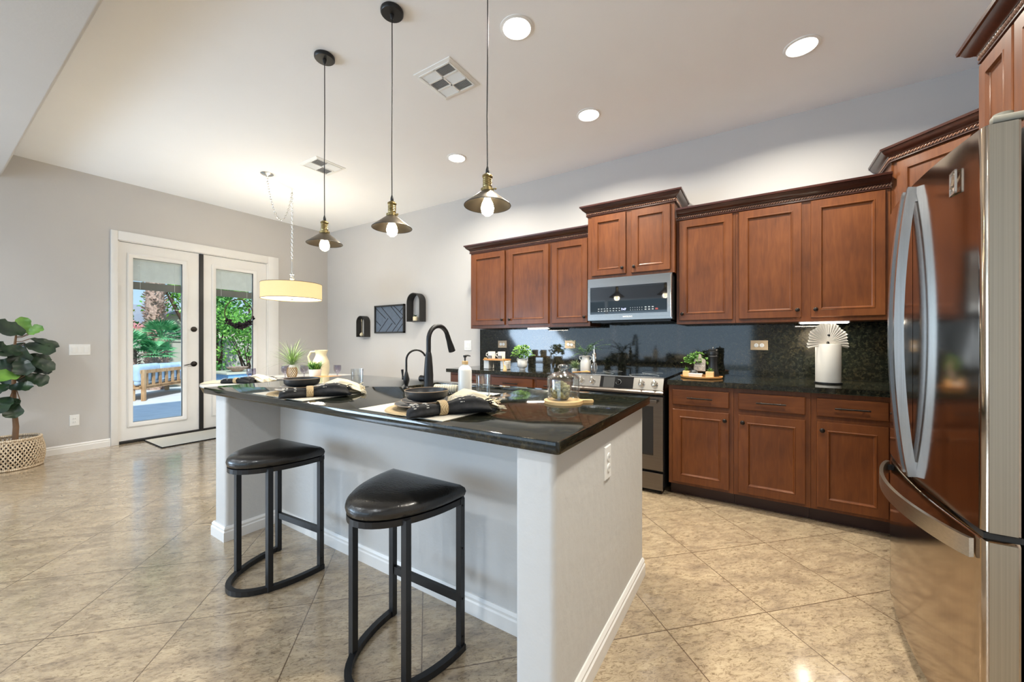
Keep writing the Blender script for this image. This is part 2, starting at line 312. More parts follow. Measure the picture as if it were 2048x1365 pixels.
# ---------------------------------------------------------------- mesh helpers
class MB:
    def __init__(s, Mx=None):
        s.bm = bmesh.new(); s.M = Mx or Matrix()
    def v(s, p): return s.bm.verts.new(s.M @ Vector(p))
    def f(s, vs):
        try: return s.bm.faces.new(vs)
        except ValueError: return None
    def box(s, x0, x1, y0, y1, z0, z1, bev=0.0, seg=2):
        vs = [s.v((x, y, z)) for z in (z0, z1) for y in (y0, y1) for x in (x0, x1)]
        fs = [s.f([vs[i] for i in q]) for q in ((0, 2, 3, 1), (4, 5, 7, 6), (0, 1, 5, 4), (2, 6, 7, 3), (0, 4, 6, 2), (1, 3, 7, 5))]
        if bev:
            es = set(e for f_ in fs for e in f_.edges)
            bmesh.ops.bevel(s.bm, geom=list(es), offset=bev, segments=seg, profile=.5, affect='EDGES')
        return s
    def loft(s, rings, closed=True, cap0=True, cap1=True):
        R_ = [[s.v(p) for p in r] for r in rings]; n = len(R_[0])
        for a, b in zip(R_, R_[1:]):
            for i in range(n if closed else n-1):
                j = (i+1) % n
                s.f([a[i], a[j], b[j], b[i]])
        if closed and cap0: s.f(R_[0][::-1])
        if closed and cap1: s.f(R_[-1])
        return s
    def lathe(s, prof, c=(0, 0, 0), n=32, sx=1, sy=1, a0=0, a1=2*PI):
        full = abs(a1-a0-2*PI) < 1e-6
        m = n if full else n+1
        rings = []
        for r, z in prof:
            r = max(r, 1e-5)
            rings.append([(c[0]+sx*r*math.cos(a0+(a1-a0)*i/n), c[1]+sy*r*math.sin(a0+(a1-a0)*i/n), c[2]+z) for i in range(m)])
        return s.loft(rings, closed=full, cap0=True, cap1=True)
    def cyl(s, c, r, z0, z1, n=20, r2=None):
        return s.lathe([(r, z0), (r if r2 is None else r2, z1)], (c[0], c[1], 0), n)
    def tube(s, pts, r, n=8, closed=False, flat=None):
        pts = [Vector(p) for p in pts]; m = len(pts); rings = []
        up = Vector((0, 0, 1)); prev = None
        for i in range(m):
            if closed: t = (pts[(i+1) % m]-pts[i-1])
            else: t = pts[min(i+1, m-1)]-pts[max(i-1, 0)]
            t.normalize()
            if prev is None:
                a = up if abs(t.dot(up)) < .95 else Vector((1, 0, 0))
                u = t.cross(a).normalized()
            else:
                u = (prev - t*prev.dot(t)).normalized()
            prev = u; w_ = t.cross(u).normalized()
            rr = r[i] if isinstance(r, (list, tuple)) else r
            fa, fb = flat if flat else (1, 1)
            rings.append([tuple(pts[i]+u*rr*fa*math.cos(2*PI*k/n)+w_*rr*fb*math.sin(2*PI*k/n)) for k in range(n)])
        if closed: rings.append(rings[0]); return s.loft(rings, cap0=False, cap1=False)
        return s.loft(rings)
    def bar(s, pts, wd, ht, closed=False, up=(0, 0, 1)):
        """rectangular section swept along pts; wd sideways, ht along up"""
        pts = [Vector(p) for p in pts]; m = len(pts); rings = []; U = Vector(up)
        for i in range(m):
            if closed: t = (pts[(i+1) % m]-pts[i-1]).normalized()
            else: t = (pts[min(i+1, m-1)]-pts[max(i-1, 0)]).normalized()
            sd = t.cross(U).normalized(); uu = sd.cross(t).normalized()
            rings.append([tuple(pts[i]+sd*a*wd/2+uu*b*ht/2) for a, b in ((-1, -1), (1, -1), (1, 1), (-1, 1))])
        if closed: rings.append(rings[0]); return s.loft(rings, cap0=False, cap1=False)
        return s.loft(rings)
    def prism(s, poly, z0, z1, bev=0):
        a = [s.v((x, y, z0)) for x, y in poly]; b = [s.v((x, y, z1)) for x, y in poly]; n = len(poly)
        fs = [s.f(a[::-1]), s.f(b)]+[s.f([a[i], a[(i+1) % n], b[(i+1) % n], b[i]]) for i in range(n)]
        if bev:
            es = set(e for f_ in fs[:2] if f_ for e in f_.edges)
            bmesh.ops.bevel(s.bm, geom=list(es), offset=bev, segments=2, profile=.5, affect='EDGES')
        return s
    def ball(s, c, r, nu=16, nv=10, jit=0, seed=0):
        r = r if isinstance(r, (tuple, list)) else (r, r, r); rings = []
        for j in range(nv+1):
            ph = PI*j/nv; ring = []
            for i in range(nu):
                th = 2*PI*i/nu; sp = max(math.sin(ph), 1e-4)
                d = Vector((sp*math.cos(th), sp*math.sin(th), -math.cos(ph)))
                k = 1+(jit*noise.noise(d*2.2+Vector((seed, seed*1.7, 0))) if jit else 0)
                ring.append((c[0]+r[0]*k*d.x, c[1]+r[1]*k*d.y, c[2]+r[2]*k*d.z))
            rings.append(ring)
        return s.loft(rings, cap0=False, cap1=False)
    def leaf(s, p, d, n, ln, wd, bend=.3, fold=.15, seg=6, tip=1.0, pw=.8):
        """leaf from p along d, surface normal about n, drooping by bend"""
        d = Vector(d).normalized(); n = Vector(n); n = (n-d*n.dot(d))
        n = n.normalized() if n.length > 1e-4 else d.orthogonal().normalized()
        sd = d.cross(n); p = Vector(p); rows = []
        for i in range(seg+1):
            t = i/seg; wv = wd*.5*math.sin(PI*min(1, max(.02, t**pw)))**.75*tip if 0 < i < seg else wd*.03
            c = p+d*ln*t*(1-bend*.25*t)-n*ln*bend*t*t
            rows.append([c-sd*wv+n*abs(wv)*fold, c, c+sd*wv+n*abs(wv)*fold])
        vs = [[s.v(q) for q in r] for r in rows]
        for a, b in zip(vs, vs[1:]):
            s.f([a[0], a[1], b[1], b[0]]); s.f([a[1], a[2], b[2], b[1]])
        return s
    def build(s, name, m, parent=None, smooth=None, solid=None):
        bm = s.bm
        bmesh.ops.recalc_face_normals(bm, faces=bm.faces)
        if parent is not None:
            off = world_mat(parent).inverted(); bmesh.ops.transform(bm, matrix=off, verts=bm.verts)
        me = bpy.data.meshes.new(name); bm.to_mesh(me); bm.free()
        o = bpy.data.objects.new(name, me); COL.objects.link(o)
        me.materials.append(m if not isinstance(m, str) else M[m])
        if parent is not None: o.parent = parent
        if smooth is not None and len(me.polygons):
            me.polygons.foreach_set('use_smooth', [True]*len(me.polygons))
            me.set_sharp_from_angle(angle=math.radians(smooth))
        if solid:
            md = o.modifiers.new('thickness', 'SOLIDIFY'); md.thickness = solid; md.offset = 0
        return o
def world_mat(o):
    m = o.matrix_basis.copy(); q = o.parent
    while q is not None:
        m = q.matrix_basis @ m; q = q.parent
    return m
def tag(o, label=None, cat=None, group=None, kind=None):
    if label: o['label'] = label
    if cat: o['category'] = cat
    if group: o['group'] = group
    if kind: o['kind'] = kind
    return o
def thing(name, label, cat, loc=(0, 0, 0), rz=0, group=None):
    o = bpy.data.objects.new(name, None); COL.objects.link(o); o.empty_display_size = .05
    o.location = loc; o.rotation_euler = (0, 0, rz)
    return tag(o, label, cat, group)
def struct(o): o['kind'] = 'structure'; return o
def copy_tree(o, parent=None):
    c = o.copy(); COL.objects.link(c)
    if parent is not None: c.parent = parent
    for ch in list(o.children): copy_tree(ch, c)
    return c
def text(name, s, size, loc, rot, m, parent, ext=.0006, align='CENTER'):
    d = bpy.data.curves.new(name+'_curve', 'FONT'); d.body = s; d.size = size; d.extrude = ext; d.align_x = align; d.align_y = 'CENTER'
    tmp = bpy.data.objects.new('tmp', d); COL.objects.link(tmp); bpy.context.view_layer.update()
    me = bpy.data.meshes.new_from_object(tmp.evaluated_get(bpy.context.evaluated_depsgraph_get())); me.name = name
    bpy.data.objects.remove(tmp); o = bpy.data.objects.new(name, me); COL.objects.link(o); me.materials.clear(); me.materials.append(M[m])
    o.rotation_euler = rot; o.location = Vector(loc)
    if parent is not None: o.parent = parent; o.location = world_mat(parent).inverted() @ Vector(loc)
    return o
def rect_rings(mb, x0, x1, z0, z1, steps, y=0.0, back=None):
    """steps: (inset, depth) outward (towards -y); caps the last ring; if back given, adds a side skirt to that depth"""
    rings = []
    for ins, d in steps:
        rings.append([(x0+ins, y-d, z0+ins), (x1-ins, y-d, z0+ins), (x1-ins, y-d, z1-ins), (x0+ins, y-d, z1-ins)])
    return mb.loft(rings, cap0=True, cap1=True)
# ================================================================ ROOM SHELL
XL, YB, XR, YF, H = -6.25, 3.90, 1.36, -4.5, 3.05
YS, HS = .505, 2.80           # edge of the lower ceiling over the camera
DY0, DY1, DZ = 1.32, 2.94, 2.37
mb = MB(); mb.box(XL-.2, XR+.2, YF-.2, YB+.2, -.1, 0)
struct(mb.build('floor', 'tile'))
mb = MB(); mb.box(XL-.2, XR+.2, YS, YB+.2, H, H+.1)
struct(mb.build('ceiling', 'ceiling'))
# lower ceiling with a rounded edge
mb = MB(); r = .02
prof = [(YF-.2, HS), (YS-r, HS)] + [(YS-r+r*math.sin(a), HS+r-r*math.cos(a)) for a in (.3, .6, .9, 1.2, 1.57)] + [(YS, H+.1), (YF-.2, H+.1)]
mb.loft([[(XL-.2, y, z) for y, z in prof], [(XR+.2, y, z) for y, z in prof]])
struct(mb.build('ceiling_lower', 'wall', smooth=35))
mb = MB(); T = .18
mb.box(XL-T, XL, YS-.0, DY0, 0, H); mb.box(XL-T, XL, DY1, YB, 0, H); mb.box(XL-T, XL, DY0, DY1, DZ, H)
mb.box(XL-T, XL, -1.9, YS, 0, H); mb.box(XL-T, XL, -4.3, -1.9, 2.45, H); mb.box(XL-T, XL, -4.3, -1.9, 0, .25); mb.box(XL-T, XL, YF, -4.3, 0, H)
struct(mb.build('wall_left', 'wall'))
mb = MB(); mb.box(XL-T, XR+T, YB, YB+T, 0, H); struct(mb.build('wall_back', 'wall'))
mb = MB(); mb.box(XR, XR+T, YF, YB, 0, H); struct(mb.build('wall_right', 'wall'))
mb = MB()
mb.box(XL-T, -5.9, YF-T, YF, 0, H); mb.box(-.1, XR+T, YF-T, YF, 0, H); mb.box(-5.9, -.1, YF-T, YF, 2.45, H); mb.box(-5.9, -.1, YF-T, YF, 0, .25)
struct(mb.build('wall_front', 'wall'))
# window frames behind the camera
def window(name, a, b, z0, z1, axis, pos):
    mb = MB()
    n = 3
    for k in range(n+1):
        t = a+(b-a)*k/n
        if axis == 'x': mb.box(t-.03, t+.03, pos-.05, pos+.05, z0, z1)
        else: mb.box(pos-.05, pos+.05, t-.03, t+.03, z0, z1)
    for z in (z0, z1):
        if axis == 'x': mb.box(a, b, pos-.05, pos+.05, z-.03, z+.03)
        else: mb.box(pos-.05, pos+.05, a, b, z-.03, z+.03)
    o = struct(mb.build(name, 'trim'))
    mb = MB()
    if axis == 'x': mb.box(a, b, pos-.004, pos+.004, z0, z1)
    else: mb.box(pos-.004, pos+.004, a, b, z0, z1)
    mb.build('pane', 'pane', o)
window('window_1', -5.9, -.1, .25, 2.45, 'x', YF-.1)
window('window_2', -4.3, -1.9, .25, 2.45, 'y', XL-.1)

# baseboards
def base_profile(t=.014, h=.09):
    return [(0, 0), (t, 0), (t, h-.03), (t*.7, h-.024), (t*.8, h-.012), (t*.35, h), (0, h)]
def sweep(mb, path, prof, z=0.0, closed=False):
    """profile (out, up) swept along an xy path, outward to the right of travel, mitred"""
    P_ = [Vector(p) for p in path]; n = len(P_); rings = []
    for i in range(n):
        ds = []
        if i > 0 or closed: ds.append((P_[i]-P_[i-1]).normalized())
        if i < n-1 or closed: ds.append((P_[(i+1) % n]-P_[i]).normalized())
        ns = [Vector((d.y, -d.x)) for d in ds]
        m = ns[0] if len(ns) == 1 else (ns[0]+ns[1]).normalized()
        k = 1/max(.3, m.dot(ns[0]))
        rings.append([(P_[i].x+m.x*k*o_, P_[i].y+m.y*k*o_, z+u) for o_, u in prof])
    if closed: rings.append(rings[0])
    return mb.loft(rings, closed=True, cap0=not closed, cap1=not closed)
mb = MB(); sweep(mb, [(XL, DY0-.06), (XL, YF)][::-1][::-1], [(-a, b) for a, b in base_profile()])
struct(mb.build('baseboard_left', 'trim', smooth=30))
mb = MB(); sweep(mb, [(XL, DY1+.14), (XL, YB), (-2.9, YB)], base_profile())
struct(mb.build('baseboard_back', 'trim', smooth=30))

# door casing
mb = MB()
cw, ct = .058, .02
def casing(mb):
    y0, y1, z1 = DY0, DY1, DZ
    for (a0, a1, b0, b1) in ((y0-cw, y0, 0, z1+.105), (y1, y1+.15, 0, z1+.105), (y0, y1, z1, z1+.105)):
        mb.box(XL, XL+ct, a0, a1, b0, b1, bev=.004)
    mb.box(XL-T, XL+.002, y0-.001, y0+.012, 0, z1); mb.box(XL-T, XL+.002, y1-.012, y1+.001, 0, z1); mb.box(XL-T, XL+.002, y0, y1, z1-.008, z1+.001)
casing(mb)
struct(mb.build('trim_1', 'trim', smooth=30))
mb = MB(); mb.box(XL-T, XL+.012, DY0+.012, DY1-.012, 0, .028, bev=.004); struct(mb.build('trim_2', 'threshold'))

def french_door(name, y0, y1, g0, g1, handle):
    """leaf in the wall plane; glass g0..g1"""
    x1 = XL-.012; x0 = x1-.045; z0, z1 = .032, DZ-.014; gz0, gz1 = .235, 2.185
    mb = MB()
    mb.box(x0, x1, y0, g0, z0, z1); mb.box(x0, x1, g1, y1, z0, z1); mb.box(x0, x1, g0, g1, z0, gz0); mb.box(x0, x1, g0, g1, gz1, z1)
    o = struct(mb.build(name, 'trim'))
    # raised lite frame round the glass
    mb = MB(); prof = [(.0, 0), (.0, .012), (.012, .018), (.028, .014), (.045, .006), (.052, 0)]
    rings = []
    for ins, d in prof:
        k = .052-ins
        rings.append([(x1+d, g0-k, gz0-k), (x1+d, g1+k, gz0-k), (x1+d, g1+k, gz1+k), (x1+d, g0-k, gz1+k)])
    R_ = [[mb.v(p) for p in r_] for r_ in rings]
    for a, b in zip(R_, R_[1:]):
        for i in range(4): mb.f([a[i], a[(i+1) % 4], b[(i+1) % 4], b[i]])
    a, b = R_[-1], [mb.v((x1-.03, y, z)) for (y, z) in ((g0, gz0), (g1, gz0), (g1, gz1), (g0, gz1))]
    for i in range(4): mb.f([a[i], a[(i+1) % 4], b[(i+1) % 4], b[i]])
    mb.build('glazing_frame', 'trim', o, smooth=40)
    mb = MB(); mb.box(x1-.024, x1-.020, g0, g1, gz0, gz1); mb.build('glass_pane', 'pane', o)
    # blind pulled up between the panes
    mb = MB(); zb = 1.915; zs = 2.165; n = 30
    for k in range(n):
        z = zs-(zs-zb)*k/n
        mb.loft([[(x1-.031, y, z-.0044), (x1-.037, y, z+.0044), (x1-.0364, y, z+.0048), (x1-.0304, y, z-.0040)] for y in (g0+.004, g1-.004)])
    mb.box(x1-.042, x1-.026, g0+.004, g1-.004, 2.165, 2.185)
    bl = mb.build('blind', 'blind', o)
    mb = MB()
    for k in range(14):
        z = zb-.006-k*.0065; mb.box(x1-.042, x1-.027+.001*(k % 2), g0+.006, g1-.006, z-.005, z)
    mb.build('blind_stack', 'blindd', bl)
    mb = MB()
    for y in (g0+.07, g1-.07): mb.box(x1-.027, x1-.0255, y-.0015, y+.0015, zb-.09, 2.17)
    mb.build('blind_cord', 'whitep', bl)
    if handle:
        yy = y1-.055
        Mx = Matrix.Translation((x1, yy, 1.354)) @ Matrix.Rotation(PI/2, 4, 'Y')
        mb = MB(Mx); mb.lathe([(.034, 0), (.034, .008), (.028, .014), (0, .016)], n=24); mb.build('deadbolt', 'bronze', o, smooth=40)
        Mx = Matrix.Translation((x1, yy, .90)) @ Matrix.Rotation(PI/2, 4, 'Y')
        mb = MB(Mx); mb.lathe([(.034, 0), (.034, .008), (.026, .014), (.012, .018), (.012, .05), (0, .052)], n=24)
        h = mb.build('door_handle', 'bronze', o, smooth=40)
        mb = MB(); mb.tube([(x1+.045, yy+.008, .90), (x1+.047, yy-.04, .901), (x1+.045, yy-.09, .893), (x1+.043, yy-.115, .887)], [.011, .009, .007, .006], flat=(1, .7), n=10)
        mb.build('lever', 'bronze', h, smooth=50)
    return o
DM = 2.119
d1 = french_door('door_1', DY0+.014, DM-.024, 1.455, 1.92, True)
d2 = french_door('door_2', DM+.024, DY1-.014, 2.288, 2.747, False)
mb = MB(); mb.box(XL-.03, XL+.006, DM-.022, DM+.022, .03, DZ-.016, bev=.003); mb.build('astragal', 'threshold', d1)

# wreath on the right hand door
wr = thing('wreath', 'thin hoop wreath with dark petals along its bottom, hung on the right glass door', 'wreath', (XL+.02, 2.55, 1.60))
mb = MB(); mb.tube([(XL+.022, 2.55+.175*math.cos(a), 1.60+.19*math.sin(a)) for a in [2*PI*k/40 for k in range(40)]], .006, closed=True); mb.build('hoop', 'branch', wr, smooth=60)
rr = random.Random(5); mb = MB()
for k in range(52):
    a = -PI/2+rr.gauss(0, .55); c = Vector((XL+.03+rr.uniform(-.01, .02), 2.55+(.18+rr.uniform(-.02, .03))*math.cos(a), 1.60+(.19+rr.uniform(-.03, .03))*math.sin(a)))
    for q in range(4):
        d = Vector((rr.uniform(.1, 1), rr.uniform(-1, 1), rr.uniform(-1, 1)))
        mb.leaf(c, d, Vector((1, rr.uniform(-1, 1), rr.uniform(-1, 1))), rr.uniform(.03, .055), rr.uniform(.02, .035), bend=.3, seg=3)
mb.build('petals', 'purple', wr)

# plates on the walls
def wall_plate(name, label, cat, x0, x1, z0, z1, y, rockers=0, sockets=0, m='whitep', side=None, group=None):
    """on the back wall facing -y; side='left' puts it on wall_left facing +x, side='island' faces +x at x=y"""
    t = thing(name, label, cat, (0, 0, 0), 0, group)
    if side:
        Mx = Matrix.Translation((y, 0, 0)) @ Matrix.Rotation(PI/2, 4, 'Z')
    else:
        Mx = Matrix.Translation((0, y, 0))
    t.location = Mx @ Vector(((x0+x1)/2, 0, (z0+z1)/2))
    mb = MB(Mx); rect_rings(mb, x0, x1, z0, z1, [(0, 0), (0, .003), (.003, .006)]); mb.build('cover_plate', m, t)
    wdt, hgt = x1-x0, z1-z0
    if rockers:
        for k in range(rockers):
            cx_ = x0+wdt*(k+.5)/rockers*.86+wdt*.07
            mb = MB(Mx); mb.box(cx_-.016, cx_+.016, -.010, -.004, (z0+z1)/2-.033, (z0+z1)/2+.033, bev=.002); mb.build('rocker', m, t)
    vert = hgt > wdt
    for k in range(sockets):
        f_ = (k+.5)/sockets*.64+.18
        c = ((x0+x1)/2, z0+hgt*f_) if vert else (x0+wdt*f_, (z0+z1)/2)
        mb = MB(Mx); mb.M = Mx @ Matrix.Translation((c[0], -.006, c[1])) @ Matrix.Rotation(PI/2, 4, 'X'); mb.lathe([(.0165, 0), (.0165, .003), (.015, .004)], n=18); s = mb.build('socket', 'whitep', t, smooth=30)
        mb = MB(Mx)
        for dx in (-.006, .006):
            if vert: mb.box(c[0]+dx-.001, c[0]+dx+.001, -.0105, -.0095, c[1]-.004, c[1]+.005)
            else: mb.box(c[0]-.004, c[0]+.005, -.0105, -.0095, c[1]+dx-.001, c[1]+dx+.001)
        mb.build('slot', 'slotdark', s)
    return t
wall_plate('light_switch', 'white triple rocker switch plate on the wall left of the glass doors', 'light switch', .947, 1.105, 1.045, 1.163, XL, rockers=3, side='left')
wall_plate('wall_outlet', 'white outlet low on the wall between the fig tree and the glass doors', 'outlet', .95, 1.022, .283, .40, XL, sockets=2, side='left')
wall_plate('light_switch', 'white double rocker switch plate beside the left end of the backsplash', 'light switch', -3.224, -3.109, 1.08, 1.205, YB, rockers=2)
wall_plate('wall_outlet', 'beige backsplash outlet behind the two white mugs', 'outlet', -2.68, -2.555, 1.118, 1.205, YB-.02, sockets=2, m='tan')
wall_plate('wall_outlet', 'beige backsplash outlet behind the dark fern fronds', 'outlet', -1.795, -1.67, 1.118, 1.205, YB-.02, sockets=2, m='tan')
wall_plate('wall_outlet', 'beige backsplash outlet between the pepper mill and the paper towel roll', 'outlet', -.07, .055, 1.123, 1.205, YB-.02, sockets=2, m='tan')
wall_plate('wall_outlet', 'white outlet on the end panel of the kitchen island', 'outlet', 1.465, 1.535, .655, .785, -.512, sockets=2, side='island')

# arched shelves and slatted panel on the back wall
def arch_shelf(label, x0, x1, z0, z1, dep):
    t = thing('arch_shelf', label, 'wall shelf', ((x0+x1)/2, YB, z0)); rad = (x1-x0)/2; cxx = (x0+x1)/2; th = .009
    def outline(k):
        r_ = rad-k
        return [(x0+k, z0+k)]+[(cxx-r_*math.cos(a), z1-rad+r_*math.sin(a)) for a in [PI*i/20 for i in range(21)]]+[(x1-k, z0+k)]
    mb = MB(); o_, i_ = outline(0), outline(th); n = len(o_)
    rings = []
    for (a, b) in zip(o_, i_): rings.append([(a[0], YB-.001, a[1]), (a[0], YB-dep, a[1]), (b[0], YB-dep, b[1]), (b[0], YB-.001, b[1])])
    rings.append(rings[0]); mb.loft(rings, cap0=False, cap1=False)
    mb.build('arch_frame', 'shelfblack', t, smooth=30)
    return t
arch_shelf('small black arched wall shelf, left of the slatted panel', -5.31, -5.112, 1.262, 1.59, .11)
arch_shelf('larger black arched wall shelf, right of the slatted panel', -4.17, -3.915, 1.47, 1.868, .12)
t = thing('bud_vase', 'tiny cream vase with a thin stem in the small arched shelf', 'vase', (-5.25, YB-.055, 1.271))
mb = MB(); mb.lathe([(.012, 0), (.026, .012), (.030, .03), (.022, .05), (.009, .058), (.009, .062)], (-5.25, YB-.055, 1.271), 16); mb.build('vase_body', 'cream', t, smooth=60)
mb = MB(); mb.tube([(-5.25, YB-.055, 1.33), (-5.247, YB-.055, 1.40), (-5.252, YB-.055, 1.50)], .0025, 6); mb.ball((-5.252, YB-.055, 1.52), (.006, .006, .025)); mb.build('stem', 'cream', t, smooth=60)
t = thing('potted_succulent', 'tiny green succulent in a cream pot inside the larger arched shelf', 'plant', (-4.06, YB-.06, 1.479))
mb = MB(); mb.lathe([(.028, 0), (.034, .004), (.034, .058), (.030, .062), (.028, .055)], (-4.06, YB-.06, 1.479), 18); mb.build('pot', 'cream', t, smooth=50)
mb = MB(); rr = random.Random(3)
for k in range(22):
    a = rr.uniform(0, 2*PI); mb.leaf((-4.06, YB-.06, 1.535), (math.cos(a), math.sin(a), rr.uniform(.5, 2.2)), (0, 0, 1), .05, .012, .3)
mb.build('leaves', 'green3', t)
t = thing('wall_art', 'square slatted geometric panel in a black frame between the two arched shelves', 'wall art', (-4.65, YB, 1.31))
ax0, ax1, az0, az1 = -4.975, -4.325, 1.318, 1.736; yy = YB-.035
mb = MB()
for q in ((ax0, ax0+.02, az0, az1), (ax1-.02, ax1, az0, az1), (ax0, ax1, az0, az0+.02), (ax0, ax1, az1-.02, az1)): mb.box(q[0], q[1], yy, YB-.001, q[2], q[3])
mb.build('frame', 'shelfblack', t)
mb = MB(); mb.box(ax0+.018, ax1-.018, YB-.016, YB-.004, az0+.018, az1-.018); mb.build('backing', 'artslat', t)
mb = MB()
def groove(a, b):
    A = Vector((ax0+.02+(ax1-ax0-.04)*a[0], 0, az0+.02+(az1-az0-.04)*a[1])); B = Vector((ax0+.02+(ax1-ax0-.04)*b[0], 0, az0+.02+(az1-az0-.04)*b[1]))
    mb.bar([(A.x, YB-.0165, A.z), (B.x, YB-.0165, B.z)], .004, .009, up=(0, 0, 1) if abs(A.x-B.x) > abs(A.z-B.z) else (1, 0, 0))
for a, b in (((0, .95), (.36, .52)), ((.2, 1), (.72, .27)), ((.55, 1), (.9, .5)), ((.66, 1), (1, .6)), ((1, .95), (.87, .77)), ((0, .45), (.18, .24)), ((.45, .53), (.1, 0)), ((.6, .33), (.37, 0)), ((1, .6), (.6, 0)), ((1, .35), (.78, 0))): groove(a, b)
mb.build('groove', 'blackmetal', t)

# ceiling vents
def vent(label, cx_, cy_, hw, nx, ny):
    t = thing('ceiling_vent', label, 'vent', (cx_, cy_, H)); z = H
    mb = MB()
    # flange
    rings = []
    for ins, d in ((-.03, 0), (-.03, .004), (0, .010)):
        rings.append([(cx_-hw+ins, cy_-hw+ins, z-d), (cx_+hw-ins, cy_-hw+ins, z-d), (cx_+hw-ins, cy_+hw-ins, z-d), (cx_-hw+ins, cy_+hw-ins, z-d)])
    mb.loft(rings, cap0=False, cap1=False)
    st = .006
    for k in range(nx+1):
        x = cx_-hw+2*hw*k/nx; mb.box(x-st, x+st, cy_-hw, cy_+hw, z-.012, z-.001)
    for k in range(ny+1):
        y = cy_-hw+2*hw*k/ny; mb.box(cx_-hw, cx_+hw, y-st, y+st, z-.012, z-.001)
    mb.build('vent_frame', 'whitep', t)
    mb = MB(); mb.box(cx_-hw, cx_+hw, cy_-hw, cy_+hw, z-.0015, z-.0005); mb.build('duct_opening', 'ventdark', t)
    mb = MB()
    for i in range(nx):
        for j in range(ny):
            a0, a1 = cx_-hw+2*hw*i/nx+st, cx_-hw+2*hw*(i+1)/nx-st; b0, b1 = cy_-hw+2*hw*j/ny+st, cy_-hw+2*hw*(j+1)/ny-st
            m = 9; flip = 1 if (i+j) % 2 else -1
            for k in range(m):
                y = b0+(b1-b0)*(k+.5)/m; w2 = (b1-b0)/m*.44
                mb.loft([[(x, y-w2, z-.006-.004*flip), (x, y+w2, z-.006+.004*flip), (x, y+w2, z-.0065+.004*flip), (x, y-w2, z-.0065-.004*flip)] for x in (a0, a1)])
    mb.build('louvre', 'whitep', t)
vent('white louvred ceiling vent nearest, right of the middle pendant cord', -1.865, 2.067, .135, 2, 3)
vent('white louvred ceiling vent near the far chain lamp', -3.90, 2.375, .135, 2, 2)

# recessed lights
def can(label, x, y, e=25, z=H):
    CC = (1, .945, .82) if z == H else (.92, .97, 1)
    t = thing('recessed_light', label, 'ceiling light', (x, y, z), 0, 'recessed lights in the ceiling')
    mb = MB(); mb.lathe([(.098, 0), (.098, -.004), (.082, -.008), (.078, -.003), (.078, -.001)], (x, y, z), 36); mb.build('trim_ring', 'whitep', t, smooth=40)
    mb = MB(); mb.lathe([(.078, -.002), (.06, -.006), (.03, -.008), (0, -.0085)], (x, y, z), 32); mb.build('lens', 'glow', t, smooth=60)
    light('downlight', 'AREA', (x, y, z-.012), e, CC, (0, 0, 0), .15, spread=2.65, parent=t, shape='DISK')
    return t
can('round recessed ceiling light nearest the top edge, left of the third pendant cord', -1.21, 1.945)
can('round recessed ceiling light above the right wall cabinets', .22, 3.03)
can('round recessed ceiling light above the tall centre wall cabinet', -1.18, 3.01)
can('round recessed ceiling light farthest away, above the left wall cabinets', -2.58, 3.00)
for x, y in ((.35, 1.3),): can('added unseen fill light over the refrigerator aisle, above the frame', x, y, 32)  # extra lamp out of view, added to brighten the aisle and island end
for x, y in ((-4.6, -.6), (-2.6, -.9), (-.6, -.9), (-4.6, -2.9), (-2.6, -2.9), (-.6, -2.9)):  # unseen fill lamps, added behind the camera to brighten the room
    can('added unseen fill light in the lower ceiling behind the camera', x, y, 15, HS)
# ================================================================ CABINETS
def place(x, y, ang=0.0, z=0.0):
    """local frame: x along the face, -y outward"""
    return Matrix.Translation((x, y, z)) @ Matrix.Rotation(ang, 4, 'Z')
DOOR = [(0, 0), (0, .017), (.003, .020), (.052, .020), (.055, .0225), (.060, .0225), (.066, .012), (.070, .010)]
DRW = [(0, 0), (0, .016), (.004, .020)]
def knob(parent, Mx, x, z):
    mb = MB(Mx @ Matrix.Translation((x, -.020, z)) @ Matrix.Rotation(PI/2, 4, 'X'))
    mb.lathe([(.007, 0), (.006, .010), (.010, .014), (.0145, .019), (.0145, .024), (.010, .028), (0, .029)], n=16)
    return mb.build('knob', 'bronze', parent, smooth=40)
def cdoor(parent, Mx, x0, x1, z0, z1, kn=None):
    mb = MB(Mx); rect_rings(mb, x0, x1, z0, z1, DOOR)
    d = mb.build('door', 'cab', parent)
    if kn: knob(d, Mx, *kn)
    return d
def cdrawer(parent, Mx, x0, x1, z0, z1, hl=.17):
    mb = MB(Mx); rect_rings(mb, x0, x1, z0, z1, DRW); d = mb.build('drawer', 'cabx', parent)
    c = (x0+x1)/2; zz = (z0+z1)/2; mb = MB(Mx)
    mb.tube([(c-hl/2, -.046, zz), (c+hl/2, -.046, zz)], .0055, 10)
    for s in (-1, 1): mb.tube([(c+s*(hl/2-.03), -.018, zz), (c+s*(hl/2-.03), -.046, zz)], .0045, 8)
    mb.build('handle', 'bronze', d, smooth=40); return d
def carcass(parent, Mx, x0, x1, z0, z1, depth, name='body'):
    mb = MB(Mx); mb.box(x0, x1, 0, depth, z0, z1); return mb.build(name, 'cab', parent)
CROWN = [(0, 0), (.014, 0), (.014, .007), (.008, .009), (.008, .031), (.016, .033), (.018, .038), (.022, .042), (.030, .046), (.042, .056), (.050, .068), (.054, .076), (.062, .078), (.064, .092), (0, .092)]
